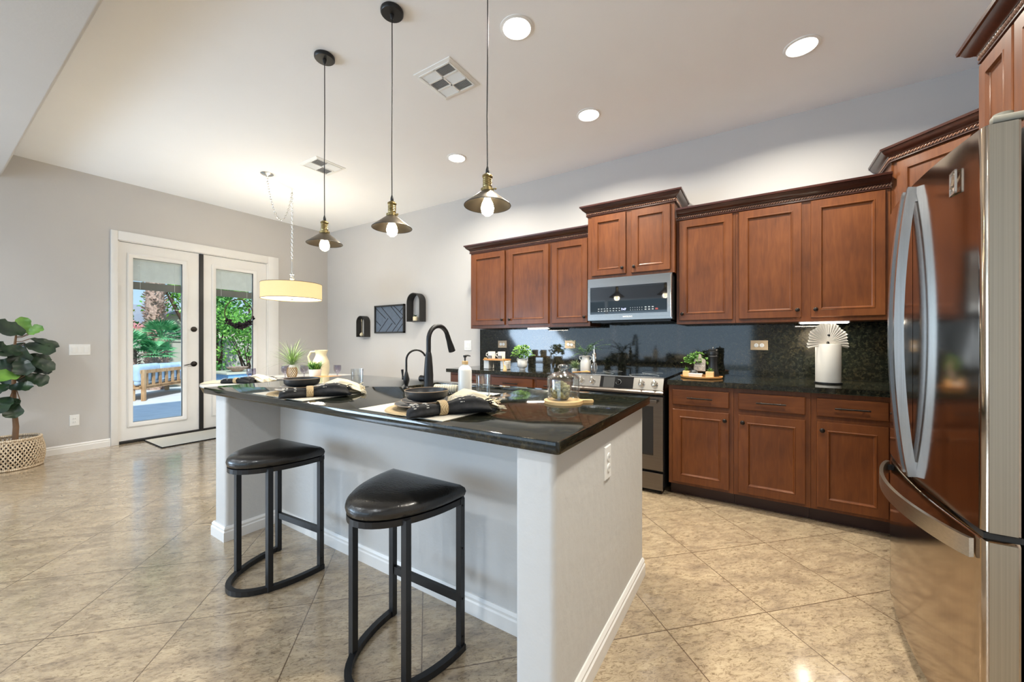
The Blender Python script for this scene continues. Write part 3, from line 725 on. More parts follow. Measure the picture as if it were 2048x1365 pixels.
def crown(label, path, z):
    t = thing('cabinet_crown', label, 'crown molding', (path[0][0], path[0][1], z), 0, 'crown moldings of the wall cabinets')
    mb = MB(); sweep(mb, path, CROWN, z); mb.build('molding', 'crown', t, smooth=25)
    # rope bead
    mb = MB(); P_ = [Vector(p) for p in path]; off = .0125
    for a, b in zip(P_, P_[1:]):
        d = (b-a); ln = d.length; d.normalize(); nn = Vector((d.y, -d.x))
        k = int(ln/.017)
        for i in range(k+1):
            c = a+d*(ln*i/max(1, k))+nn*off; c3 = Vector((c.x, c.y, z+.0205)); ax = Vector((d.x, d.y, .9)).normalized(); bx = Vector((nn.x, nn.y, 0)); cx_ = ax.cross(bx)
            mb.loft([[tuple(c3+ax*s*.0135+(bx*math.cos(q)+cx_*math.sin(q))*r_) for q in (0, PI/3, 2*PI/3, PI, 4*PI/3, 5*PI/3)] for s, r_ in ((-1, .001), (-.55, .0062), (.55, .0062), (1, .001))], cap0=False, cap1=False)
    mb.build('rope_bead', 'rope', t, smooth=60)
    return t
ZU = 1.345
F = YB-.002
def wallcab(label, x0, x1, z0, z1, yface, doors, group='wall cabinets'):
    t = thing('wall_cabinet', label, 'cabinet', ((x0+x1)/2, yface, z0), 0, group); Mx = place(0, yface+.02)
    carcass(t, Mx, x0+.0008, x1-.0008, z0, z1, F-yface-.02)
    for d in doors: cdoor(t, Mx, *d)
    return t
wallcab('two door brown wall cabinet at the far left end of the run', -2.87, -1.822, ZU, 2.235, 3.57, [(-2.838, -2.382, 1.38, 2.205, (-2.41, 1.435)), (-2.335, -1.84, 1.38, 2.205, (-2.31, 1.435))])
wallcab('single door brown wall cabinet just left of the microwave', -1.822, -1.392, ZU, 2.235, 3.57, [(-1.80, -1.415, 1.38, 2.205, (-1.442, 1.435))])
wallcab('short two door brown cabinet above the microwave, standing taller than its neighbours', -1.388, -.612, 1.785, 2.40, 3.50, [(-1.345, -1.023, 1.812, 2.37, (-1.05, 1.862)), (-.974, -.645, 1.812, 2.37, (-.945, 1.862))])
wallcab('single door brown wall cabinet just right of the microwave', -.608, -.165, ZU, 2.245, 3.57, [(-.585, -.187, 1.375, 2.225, (-.558, 1.43))])
wallcab('wide two door brown wall cabinet above the paper towel roll', -.165, .744, ZU, 2.245, 3.57, [(-.142, .258, 1.375, 2.225, (.232, 1.43)), (.313, .716, 1.375, 2.225, (.339, 1.43))])
crown('dark crown with rope bead on the left wall cabinets', [(-2.87, F), (-2.87, 3.59), (-1.394, 3.59)], 2.225)
crown('dark crown with rope bead on the taller cabinet over the microwave', [(-1.388, F), (-1.388, 3.52), (-.612, 3.52), (-.612, F)], 2.385)
crown('dark crown with rope bead on the wall cabinets right of the microwave', [(-.604, 3.59), (.742, 3.59)], 2.235)
# diagonal corner wall cabinet
t = thing('corner_cabinet', 'tall pale lit corner wall cabinet set diagonally behind the refrigerator', 'cabinet', (.95, 3.45, ZU), 0)
A, B = Vector((.747, 3.57)), Vector((1.045, 3.272)); ang = math.atan2(B.y-A.y, B.x-A.x); LN = (B-A).length
mb = MB(); mb.prism([(A.x, A.y+.02), (A.x+.014, A.y+.02), (B.x+.01, B.y+.025), (B.x+.01, B.y+.02), (XR-.002, B.y+.02), (XR-.002, F), (A.x, F)], ZU, 2.42); mb.build('body', 'cab', t)
Mx = place(A.x+.010, A.y+.016, ang); cdoor(t, Mx, .03, LN-.03, 1.375, 2.39, (.06, 1.43))
crown('dark crown with rope bead on the diagonal corner cabinet', [(.747, F), (.747, 3.585), (1.052, 3.28), (XR-.002, 3.28)], 2.405)
# cabinet over the refrigerator
XF = .76
t = thing('wall_cabinet', 'deep brown cabinet above the refrigerator at the right edge', 'cabinet', (XF, 1.95, 1.94), 0)
Mx = place(XF+.02, 2.40, -PI/2)       # local x runs toward -y, outward = -x
carcass(t, Mx, 0, .95, 1.86, 2.37, XR-XF-.024)
cdoor(t, Mx, .012, .262, 1.905, 2.335, (.235, 1.925)); cdoor(t, Mx, .275, .60, 1.905, 2.335, (.30, 1.925)); cdoor(t, Mx, .613, .938, 1.905, 2.335, None)
crown('dark crown with rope bead above the refrigerator at the top right', [(XR-.002, 2.40), (XF+.02, 2.40), (XF+.02, 1.45)], 2.355)

# base cabinets
YFc = 3.21; ZT = .862; CT = .90
def basecab(label, x0, x1, specs):
    t = thing('base_cabinet', label, 'cabinet', ((x0+x1)/2, YFc, 0), 0, 'base cabinets along the back wall'); Mx = place(0, YFc)
    carcass(t, Mx, x0+.0008, x1-.0008, .10, ZT-.001, F-YFc-.022)
    for s in specs:
        if s[0] == 'w': cdrawer(t, Mx, *s[1:])
        else: cdoor(t, Mx, *s[1:])
    mb = MB(Mx); mb.box(x0+.001, x1-.001, .085, .105, 0, .102); mb.build('toe_kick', 'toe', t)
    return t
basecab('brown base cabinet right of the range, first of three with drawer above door', -.600, -.16, [('w', -.57, -.189, .713, .828), ('d', -.57, -.189, .122, .677, (-.215, .625))])
basecab('brown base cabinet below the beige outlet, middle of three with drawer above door', -.16, .281, [('w', -.13, .251, .713, .828), ('d', -.13, .251, .122, .677, (-.105, .625))])
basecab('brown base cabinet below the paper towel roll, nearest the refrigerator', .281, .682, [('w', .311, .655, .713, .828), ('d', .311, .655, .122, .677, (.336, .625))])
basecab('brown base cabinet at the far left end of the counter, behind the island', -2.85, -2.315, [('w', -2.82, -2.345, .735, .838), ('d', -2.82, -2.345, .122, .70, (-2.375, .64))])
basecab('brown base cabinet under the leafy herb pot, behind the island', -2.315, -1.79, [('w', -2.286, -1.81, .735, .838), ('d', -2.286, -1.81, .122, .70, (-2.255, .64))])
basecab('brown base cabinet just left of the range, behind the island', -1.79, -1.40, [('w', -1.767, -1.42, .735, .838), ('d', -1.767, -1.42, .122, .70, (-1.74, .64))])
t = thing('corner_cabinet', 'diagonal brown base cabinet in the corner behind the refrigerator', 'cabinet', (.9, 3.1, 0), 0)
mb = MB(); mb.prism([(.684, YFc), (1.06, YFc-.376), (XR-.002, YFc-.376), (XR-.002, F-.022), (.684, F-.022)], .10, ZT-.001); mb.build('body', 'cab', t)
Mx = place(.684, YFc, -PI/4); cdrawer(t, Mx, .03, .50, .713, .828); cdoor(t, Mx, .03, .50, .122, .677, (.06, .625))
mb = MB(); mb.prism([(.69, YFc+.09), (1.09, YFc-.31), (XR-.005, YFc-.31), (XR-.005, F-.03), (.69, F-.03)], 0, .10); mb.build('toe_kick', 'toe', t)

# counters on the back wall, backsplash
def slab(label, poly, z0, z1, name='countertop'):
    t = thing(name, label, 'countertop', (poly[0][0], poly[0][1], z0))
    mb = MB(); mb.prism(poly, z0, z1, bev=.004); mb.build('slab', 'granite', t); return t
slab('dark polished granite counter on the back wall, left of the range', [(-2.885, 3.175), (-1.395, 3.175), (-1.395, F-.02), (-2.885, F-.02)], ZT, CT)
slab('dark polished granite counter on the back wall, right of the range', [(-.605, 3.175), (.67, 3.175), (1.055, 2.79), (XR-.002, 2.79), (XR-.002, F-.02), (-.605, F-.02)], ZT, CT)
t = thing('backsplash', 'glossy full height dark granite backsplash behind the counters and range', 'backsplash', (-1, F-.01, CT))
mb = MB(); mb.box(-2.957, XR-.021, F-.018, F, CT+.0006, ZU-.001); mb.box(-2.957, -2.886, F-.018, F, ZT-.02, CT+.0006)
mb.box(-1.39, -.61, F-.018, F, ZU-.001, 1.39)
mb.build('slab', 'granite', t)
t2 = mb = MB(); mb.box(XR-.02, XR-.002, 2.8, F-.019, CT+.001, ZU-.001); mb.build('return_slab', 'granite', t)

# under cabinet lights
def bar_light(label, x0, x1, y, e):
    t = thing('undercabinet_light', label, 'light', ((x0+x1)/2, y, ZU-.02))
    mb = MB(); mb.box(x0, x1, y-.02, y+.02, ZU-.016, ZU-.0005, bev=.002); mb.build('housing', 'whitep', t)
    mb = MB(); mb.box(x0+.01, x1-.01, y-.022, y+.014, ZU-.0175, ZU-.009); mb.build('tube_lens', 'glow', t)
    light('tube', 'AREA', ((x0+x1)/2, y, ZU-.02), e, (1, .88, .7), (0, 0, 0), x1-x0-.02, .03, parent=t)
bar_light('lit bar light under the wall cabinet above the paper towel roll', .245, .535, 3.62, 5)
bar_light('lit bar light under the left wall cabinets near the microwave', -2.12, -1.86, 3.64, 4)

# ================================================================ MICROWAVE
mx0, mx1, my, mz0, mz1 = -1.376, -.625, 3.485, 1.392, 1.780
t = thing('microwave', 'black stainless over the range microwave under the short cabinet', 'microwave', ((mx0+mx1)/2, my, mz0))
mb = MB(); mb.box(mx0+.004, mx1-.004, my+.03, F-.02, mz0-.006, mz1-.002); mb.build('case', 'blackplastic', t)
mb = MB(); mb.box(mx0+.02, mx1-.02, my+.05, F-.05, mz0-.02, mz0-.005); mb.box(mx0+.10, mx0+.20, my+.08, my+.12, mz0-.024, mz0-.018); mb.build('vent_grille', 'blackmetal', t)
gx0, gx1, gz0, gz1 = mx0+.024, mx1-.040, mz0+.056, mz1-.080
mb = MB(); yb = my+.03
def frame4(mb, x0, x1, z0, z1, a0, a1, c0, c1, yf, yb, bev=.003):
    mb.box(x0, a0, yf, yb, z0, z1); mb.box(a1, x1, yf, yb, z0, z1); mb.box(a0, a1, yf, yb, z0, c0); mb.box(a0, a1, yf, yb, c1, z1)
frame4(mb, mx0, mx1, mz0, mz1, gx0, gx1, gz0, gz1, my, yb); dr = mb.build('door', 'microsteel', t)
mb = MB(); mb.box(gx0, gx1, my+.003, yb-.002, gz0, gz1); mb.build('window', 'blackglass', dr)
mb = MB(); mb.tube([(mx1-.008, my-.004-.010*math.sin(PI*k/12), mz0+.012+(mz1-mz0-.024)*k/12) for k in range(13)], .006, 8); mb.build('edge_grip', 'chrome', dr, smooth=50)
mb = MB(); zc = gz0+.026
rr = random.Random(11)
for row in (0, 1):
    for k in range(8): x = gx0+.075+.028*k; mb.box(x, x+rr.uniform(.010, .017), my+.0018, my+.0028, zc+.020*row, zc+.020*row+.006)
    for k in range(6): x = gx0+.375+.02*k; mb.box(x, x+.004, my+.0018, my+.0028, zc+.020*row, zc+.020*row+.007)
    for k in range(3): x = gx0+.50+.030*k; mb.box(x, x+.016, my+.0018, my+.0028, zc+.020*row, zc+.020*row+.009)
mb.build('key_marks', 'print', dr)
mb = MB(); mb.box(gx0+.590, gx0+.612, my+.0018, my+.0028, zc-.002, zc+.013); mb.build('stop_key', 'redprint', dr)
text('clock_display', '7:47', .026, (gx0+.315, my+.002, zc+.012), (PI/2, 0, 0), 'led', dr)
text('brand_mark', 'SAMSUNG', .019, ((mx0+mx1)/2+.0, my-.0005, mz0+.028), (PI/2, 0, 0), 'whitep', dr)

# ================================================================ RANGE
rx0, rx1, ry = -1.388, -.632, 3.165
t = thing('range', 'black stainless slide in electric range below the microwave', 'range', ((rx0+rx1)/2, ry, 0))
mb = MB(); mb.box(rx0, rx1, ry+.03, F-.025, .045, .893); mb.build('body', 'blackmetal', t)
mb = MB(); mb.box(rx0+.03, rx1-.03, ry+.06, F-.06, .0, .046); mb.build('feet', 'blackplastic', t)
mb = MB(); mb.box(rx0-.004, rx1+.004, ry+.035, F-.022, .893, .908, bev=.002); ck = mb.build('cooktop', 'blackglass', t)
mb = MB()
for cx_, cy_, rr_ in ((-1.20, 3.38, .10), (-.83, 3.38, .12), (-1.20, 3.68, .09), (-.83, 3.68, .09)):
    mb.tube([(cx_+rr_*math.cos(a), cy_+rr_*math.sin(a), .9082) for a in [2*PI*k/36 for k in range(36)]], .0008, 4, closed=True)
mb.build('burner_ring', 'print', ck)
# sloping control panel
P0, P1 = (ry+.034, .906), (ry-.006, .815)
mb = MB()
def panel(mb, x0, x1, off=0.0):
    mb.loft([[(x, P0[0]-off, P0[1]), (x, P1[0]-off, P1[1]), (x, ry+.05, P1[1]), (x, ry+.05, P0[1])] for x in (x0, x1)])
panel(mb, rx0, rx1); cp = mb.build('control_panel', 'blackglass', t)
mb = MB(); panel(mb, rx0+.002, rx0+.245, .0025); mb.build('steel_panel', 'steel', cp)
mb = MB(); panel(mb, rx1-.232, rx1-.002, .0025); mb.build('steel_panel', 'steel', cp)
mb = MB(); mb.box(rx0, rx1, ry+.028, ry+.042, .9055, .912); mb.build('top_lip', 'steel', cp)
mb = MB(); panel(mb, -1.115, -1.02, .0012); mb.build('display', 'blackplastic', cp)
slope = math.atan2(P0[0]-P1[0], P0[1]-P1[1])
def rknob(x, r_=.026, m='chrome', nm='burner_knob', bar_=True):
    Mx = Matrix.Translation((x, (P0[0]+P1[0])/2-.003, (P0[1]+P1[1])/2-.002)) @ Matrix.Rotation(PI/2-slope, 4, 'X')
    mb = MB(Mx); mb.lathe([(r_, 0), (r_*1.02, .006), (r_*.86, .010), (r_*.80, .026), (r_*.70, .029), (0, .029)], n=24)
    if bar_: mb.box(-.006, .006, -r_*.95, r_*.95, .024, .040, bev=.002)
    o = mb.build(nm, m, cp, smooth=40); return o
for x in (rx0+.075, rx0+.175, rx1-.168, rx1-.068): rknob(x)
d = rknob(-.985, .020, 'blackglass', 'dial', False)
Mx = Matrix.Translation((-.985, (P0[0]+P1[0])/2-.004, (P0[1]+P1[1])/2)) @ Matrix.Rotation(PI/2-slope, 4, 'X')
mb = MB(Mx); mb.tube([(.0215*math.cos(a), .0215*math.sin(a), .004) for a in [2*PI*k/24 for k in range(24)]], .0012, 6, closed=True); mb.build('dial_ring', 'print', d, smooth=60)
# rounded front lip
mb = MB(); prof = [(ry-.006, .815), (ry-.022, .810), (ry-.032, .798), (ry-.030, .784), (ry-.016, .776), (ry+.03, .774), (ry+.03, .815)]
mb.loft([[(x, y, z) for y, z in prof] for x in (rx0-.002, rx1+.002)]); mb.build('front_lip', 'blacksteel', t, smooth=40)
# oven door
oz0, oz1 = .185, .762; wx0, wx1, wz0, wz1 = rx0+.075, rx1-.075, .30, .685
mb = MB(); frame4(mb, rx0+.003, rx1-.003, oz0, oz1, wx0, wx1, wz0, wz1, ry, ry+.03); od = mb.build('oven_door', 'blacksteel', t)
mb = MB(); mb.box(wx0, wx1, ry+.004, ry+.028, wz0, wz1); mb.build('oven_window', 'blackglass', od)
mb = MB(); mb.box(rx0+.04, rx1-.04, ry-.045, ry-.030, .715, .742, bev=.004)
for x in (rx0+.06, rx1-.06): mb.box(x-.012, x+.012, ry-.032, ry+.001, .718, .739)
mb.build('oven_handle', 'blacksteel', od)
mb = MB(); mb.box(rx0+.003, rx1-.003, ry, ry+.03, .032, .165, bev=.003); mb.build('drawer', 'blacksteel', t)

# ================================================================ REFRIGERATOR
fy0, fy1, fm = 1.532, 2.42, 1.976
t = thing('refrigerator', 'stainless french door refrigerator with bowed handles at the right edge', 'refrigerator', (.9, fm, 0))
mb = MB(); mb.box(.585, XR-.03, fy0+.006, fy1-.006, .03, 1.765); mb.build('cabinet_body', 'blackmetal', t)
mb = MB(); mb.box(.60, XR-.06, fy0+.05, fy1-.05, 0, .032); mb.build('base_grille', 'blackplastic', t)
def fface(y):       # bowed door front
    u = (y-fm)/(fy1-fy0)*2
    return .468+.030*u*u
def fdoor(nm, y0, y1, z0, z1):
    mb = MB(); n = 18; pl = [(.562, y0+.004)]
    er = .022
    ys = [y0+(y1-y0)*k/n for k in range(n+1)]
    out = []
    if y0 == fy0:
        for a in (0, .35, .7, 1.05, 1.4): out.append((fface(y0+er)+er-er*math.sin(a)+.0, y0+er-er*math.cos(a)))
        ys = [y for y in ys if y > y0+er]
    pl += out
    tail = []
    if y1 == fy1:
        for a in (1.4, 1.05, .7, .35, 0): tail.append((fface(y1-er)+er-er*math.sin(a), y1-er+er*math.cos(a)))
        ys = [y for y in ys if y < y1-er]
    pl += [(fface(y), y) for y in ys]+tail+[(.562, y1-.004)]
    rings = []
    for z, k in ((z0, .006), (z0+.005, 0), (z1-.005, 0), (z1, .006)):
        rings.append([(x+(k if x < .56 else 0), y+(k if (y < y0+.03 and y0 == fy0) else 0), z) for x, y in pl])
    mb.loft(rings); o = mb.build(nm, 'mirror', t, smooth=40)
    return o
dn = fdoor('door', fy0, fm-.003, .692, 1.772)
df = fdoor('door', fm+.003, fy1, .692, 1.772)
dw = fdoor('freezer_drawer', fy0, fy1, .06, .676)
# side skins of the doors, brushed beige
for o, z0, z1 in ((dn, .697, 1.767), (dw, .065, .671)):
    mb = MB(); mb.box(.506, .556, fy0-.0015, fy0+.004, z0, z1); mb.build('door_side', 'steelv', o)
mb = MB(); mb.box(fface(fm)+.012, .56, fm-.0028, fm+.0028, .70, 1.767); mb.build('seal', 'greyplastic', df)
mb = MB(); mb.box(.50, .57, fy0+.012, fy1-.012, .676, .692); mb.build('gasket', 'blackplastic', dw)
def vhandle(o, y, s):
    pts = []
    for k in range(25):
        u = k/24; z = .715+1.035*u; b = math.sin(PI*u)**.8
        pts.append((fface(y)-.008-.038*b, y+s*.004*b, z))
    mb = MB(); mb.bar(pts, .020, .026, up=(1, 0, 0))
    h = mb.build('handle', 'handle', o, smooth=35)
    mb = MB()
    for z in (.75, 1.715): mb.box(fface(y)-.012, fface(y)+.004, y-.009, y+.009, z-.018, z+.018)
    mb.build('handle_mount', 'handle', h)
vhandle(dn, fm-.030, -1); vhandle(df, fm+.030, 1)
pts = []
for k in range(31):
    u = k/30; y = fy0+.035+(fy1-fy0-.07)*u; b = math.sin(PI*u)**.7; pts.append((fface(y)-.008-.055*b, y, .636))
mb = MB(); mb.bar(pts, .012, .052); h = mb.build('handle', 'handle2', dw, smooth=35)
mb = MB()
for y in (fy1-.05,): mb.box(fface(y)-.012, fface(y)+.003, y-.010, y+.010, .625, .648)
mb.build('handle_mount', 'blackmetal', h)
mb = MB(); mb.box(.515, .70, fy0+.008, fy0+.03, 1.7725, 1.792, bev=.004); mb.cyl((.54, fy0+.03), .018, 1.7725, 1.800, 20); mb.build('hinge_cover', 'greyplastic', t, smooth=40)
# badge on the near door
bt = Matrix.Translation((fface(1.665)-.001, 1.665, 1.665)) @ Matrix.Rotation(-PI/2-.055, 4, 'Z')
mb = MB(bt)
w2, h2 = .024, .034
for q in ((-w2, -w2+.005, -h2, h2), (w2-.005, w2, -h2, h2), (-w2, w2, -h2, -h2+.004), (-w2, w2, h2-.004, h2)): mb.box(q[0], q[1], -.005, 0, q[2], q[3])
mb.bar([(-w2+.006, -.0035, -.010), (-.006, -.0035, -.004), (.004, -.0035, .012), (w2-.006, -.0035, .022)], .004, .005, up=(0, 1, 0))
bd = mb.build('badge', 'badge', dn)
o = text('badge_text', 'ELITE', .015, bt @ Vector((0, -.003, -.021)), (PI/2, 0, -PI/2-.055), 'badge', bd)

# ================================================================ ISLAND
ix0, ix1, iy0, iy1 = -2.85, -.512, 1.035, 2.045
cz0, cz1 = .876, .914
t = thing('kitchen_island', 'pale plastered kitchen island with recessed knee wall for stools', 'kitchen island', (-1.7, 1.5, 0))
mb = MB(); bm = mb
# U-shaped plan with rounded wall ends
def rc(cx_, cy_, r_, a0, a1, n=5): return [(cx_+r_*math.cos(a0+(a1-a0)*k/n), cy_+r_*math.sin(a0+(a1-a0)*k/n)) for k in range(n+1)]
r_ = .02
poly = rc(ix0+r_, iy0+r_, r_, PI, 1.5*PI)+rc(-2.70-r_, iy0+r_, r_, 1.5*PI, 2*PI)+[(-2.70, 1.35), (-.652, 1.35)]+rc(-.652+r_, iy0+r_, r_, PI, 1.5*PI)+rc(ix1-r_, iy0+r_, r_, 1.5*PI, 2*PI)+[(ix1, iy1), (ix0, iy1)]
poly = [p for i, p in enumerate(poly) if i == 0 or (abs(p[0]-poly[i-1][0])+abs(p[1]-poly[i-1][1])) > 1e-5]
mb.prism(poly, 0, cz0-.001); mb.build('body', 'plaster', t, smooth=35)
mb = MB(); prof = base_profile(.016, .085)
sweep(mb, [(ix0, iy1), (ix0, iy0), (-2.70, iy0), (-2.70, 1.35), (-.652, 1.35), (-.652, iy0), (ix1, iy0), (ix1, iy1)][::-1][::-1], [(a, b) for a, b in prof])
mb.build('baseboard', 'trim', t, smooth=30)
# countertop with a sink cut-out
sx0, sx1, sy0, sy1 = -1.88, -1.19, 1.672, 1.985
t = thing('countertop', 'dark polished granite island countertop with an undermount sink', 'countertop', (-1.7, 1.5, cz0))
mb = MB(); bm = mb.bm
X_ = [-2.90, sx0, sx1, -.478]; Y_ = [.992, sy0, sy1, 2.075]
vt = [[mb.v((x, y, cz1)) for y in Y_] for x in X_]; vb = [[mb.v((x, y, cz0)) for y in Y_] for x in X_]
for i in range(3):
    for j in range(3):
        if i == 1 and j == 1: continue
        mb.f([vt[i][j], vt[i+1][j], vt[i+1][j+1], vt[i][j+1]]); mb.f([vb[i][j], vb[i][j+1], vb[i+1][j+1], vb[i+1][j]])
for i in range(3):
    mb.f([vt[i][0], vb[i][0], vb[i+1][0], vt[i+1][0]]); mb.f([vt[i][3], vt[i+1][3], vb[i+1][3], vb[i][3]])
    mb.f([vt[0][i], vt[0][i+1], vb[0][i+1], vb[0][i]]); mb.f([vt[3][i], vb[3][i], vb[3][i+1], vt[3][i+1]])
mb.f([vt[1][1], vt[2][1], vb[2][1], vb[1][1]]); mb.f([vt[1][2], vb[1][2], vb[2][2], vt[2][2]]); mb.f([vt[1][1], vb[1][1], vb[1][2], vt[1][2]]); mb.f([vt[2][1], vt[2][2], vb[2][2], vb[2][1]])
bmesh.ops.recalc_face_normals(bm, faces=bm.faces)
corner = [e for e in bm.edges if all((abs(v_.co.x-X_[0]) < 1e-5 or abs(v_.co.x-X_[3]) < 1e-5) and (abs(v_.co.y-Y_[0]) < 1e-5 or abs(v_.co.y-Y_[3]) < 1e-5) for v_ in e.verts) and abs(e.verts[0].co.z-e.verts[1].co.z) > .01]
bmesh.ops.bevel(bm, geom=corner, offset=.012, segments=3, profile=.5, affect='EDGES')
rim = [e for e in bm.edges if abs(e.verts[0].co.z-e.verts[1].co.z) < 1e-6 and len(e.link_faces) == 2 and abs(e.link_faces[0].normal.z-e.link_faces[1].normal.z) > .5]
bmesh.ops.bevel(bm, geom=rim, offset=.004, segments=2, profile=.5, affect='EDGES')
mb.build('slab', 'granite', t, smooth=30)
t = thing('sink', 'stainless undermount sink set in the island countertop', 'sink', (-1.53, 1.83, cz0))
mb = MB(); g = .008; rings = []
for ins, z in ((-.02, cz0-.002), (-g, cz0-.002), (0, cz0-.01), (.012, .72), (.05, .69), (.12, .685)):
    rings.append([(x, y, z) for x, y in ((sx0+ins, sy0+ins*.8), (sx1-ins, sy0+ins*.8), (sx1-ins, sy1-ins*.8), (sx0+ins, sy1-ins*.8))])
mb.loft(rings, cap0=False, cap1=True); mb.build('basin', 'sinkin', t)

# faucets
def faucet(label, x, y, h, r0, reach, big):
    t = thing('faucet', label, 'faucet', (x, y, cz1)); z = cz1+.0005
    if big:
        mb = MB(); mb.lathe([(.030, 0), (.030, .006), (.027, .012), (.027, .09), (.024, .14), (.020, .19), (.016, .215), (.0145, .22)], (x, y, z), 24); b = mb.build('faucet_body', 'blackmetal', t, smooth=40)
        pts = [(x, y, z+.205)]; R_ = reach/2; zt = h-R_
        for k in range(4): pts.append((x, y, z+.215+(zt-.215)*(k+1)/4))
        for k in range(1, 15):
            a = PI*.90*k/14; pts.append((x, y+R_-R_*math.cos(a), z+zt+R_*math.sin(a)))
        mb = MB(); mb.tube(pts, .0135, 14); mb.build('spout', 'blackmetal', b, smooth=60)
        e = Vector(pts[-1]); d = (Vector(pts[-1])-Vector(pts[-2])).normalized()
        mb = MB(); mb.tube([e-d*.005, e+d*.03, e+d*.075, e+d*.105], [.0145, .0155, .020, .0215], 16); mb.build('spray_head', 'blackmetal', b, smooth=40)
        mb = MB(); mb.tube([(x-.018, y, z+.065), (x-.062, y, z+.066)], [.017, .020], 14); mb.tube([(x-.055, y, z+.07), (x-.058, y-.01, z+.075)], .008, 8); mb.build('handle_lever', 'blackmetal', b, smooth=40)
    else:
        mb = MB(); mb.lathe([(.019, 0), (.019, .004), (.011, .010), (.010, .018), (.017, .035), (.019, .055), (.013, .080), (.008, .098), (.0055, .105)], (x, y, z), 20); b = mb.build('faucet_body', 'blackmetal', t, smooth=50)
        pts = [(x, y, z+.10), (x, y, z+.14), (x, y, z+h-.075)]; R_ = reach/2
        for k in range(1, 13):
            a = PI*.88*k/12; pts.append((x+(R_-R_*math.cos(a))*.35, y+R_-R_*math.cos(a), z+h-.075+R_*math.sin(a)))
        mb = MB(); mb.tube(pts, .006, 10); mb.build('spout', 'blackmetal', b, smooth=60)
        mb = MB(); mb.tube([(x, y, z+.062), (x-.032, y, z+.064)], .005, 8); mb.tube([(x-.030, y, z+.050), (x-.032, y, z+.075), (x-.036, y, z+.112)], [.007, .005, .008], 8); mb.build('handle_lever', 'blackmetal', b, smooth=50)
    return t
faucet('tall black pull down kitchen faucet at the island sink', -1.615, 1.63, .375, .027, .165, True)
faucet('small thin black filtered water faucet left of the tall faucet', -1.80, 1.63, .245, .018, .12, False)

# ================================================================ STOOLS
def stool():
    t = thing('bar_stool', 'x', 'stool', (0, 0, 0)); hw, dp = .199, .352; hs = .625; b = .024
    def D(k=0.0, n=28):       # flat side at y=0 (towards the island), round side toward -y
        pts = [((hw-k)*math.cos(a), -(dp-k)*math.sin(a)) for a in [PI*i/n for i in range(n+1)]]
        return pts
    # seat cushion
    mb = MB(); rings = []
    for k, z in ((.008, hs-.030), (0, hs-.024), (-.004, hs-.008), (0, hs+.006), (.014, hs+.018), (.045, hs+.026), (.09, hs+.030), (.14, hs+.031)):
        rings.append([(x*(hw-k)/hw, -k*.8+y*(dp-1.8*k)/dp, z) for x, y in D(0)])
    mb.loft(rings); mb.build('seat_cushion', 'leather', t, smooth=50)
    mb = MB(); pts = [(x, y, hs-.042) for x, y in D(.012)]; mb.bar(pts+[pts[0]], .022, .022, closed=False); mb.build('seat_frame', 'blackmetal', t)
    mb = MB(); pts = [(x, y, .014) for x, y in D(.006)]; mb.bar(pts, .024, .024); mb.build('floor_frame', 'blackmetal', t)
    legs = ((hw-.012, -.012), (-hw+.012, -.012), (.140, -.247), (-.140, -.247))
    for x, y in legs:
        mb = MB(); mb.box(x-b/2, x+b/2, y-b/2, y+b/2, .004, hs-.034); mb.build('leg', 'blackmetal', t)
    mb = MB(); mb.box(-hw+.02, hw-.02, -.020, -.004, .190, .222); mb.build('foot_rail', 'blackmetal', t)
    mb = MB()
    for z in (.06, .205, .40, .565):
        for s in (-1, 1): mb.tube([(s*(hw-.001), -.012, z), (s*(hw+.003), -.012, z)], .004, 8)
    mb.build('bolt', 'blackmetal', t)
    return t
s1 = stool(); s1.location = (-1.165, 1.165, 0); s1.rotation_euler[2] = math.radians(1.5)
tag(s1, 'black leather seat bar stool nearest the camera, cut off by the bottom edge', None, 'bar stools at the island')
s2 = copy_tree(s1); s2.location = (-2.135, 1.175, 0); s2.rotation_euler[2] = math.radians(4)
tag(s2, 'black leather seat bar stool farther back, beside the left end of the island')
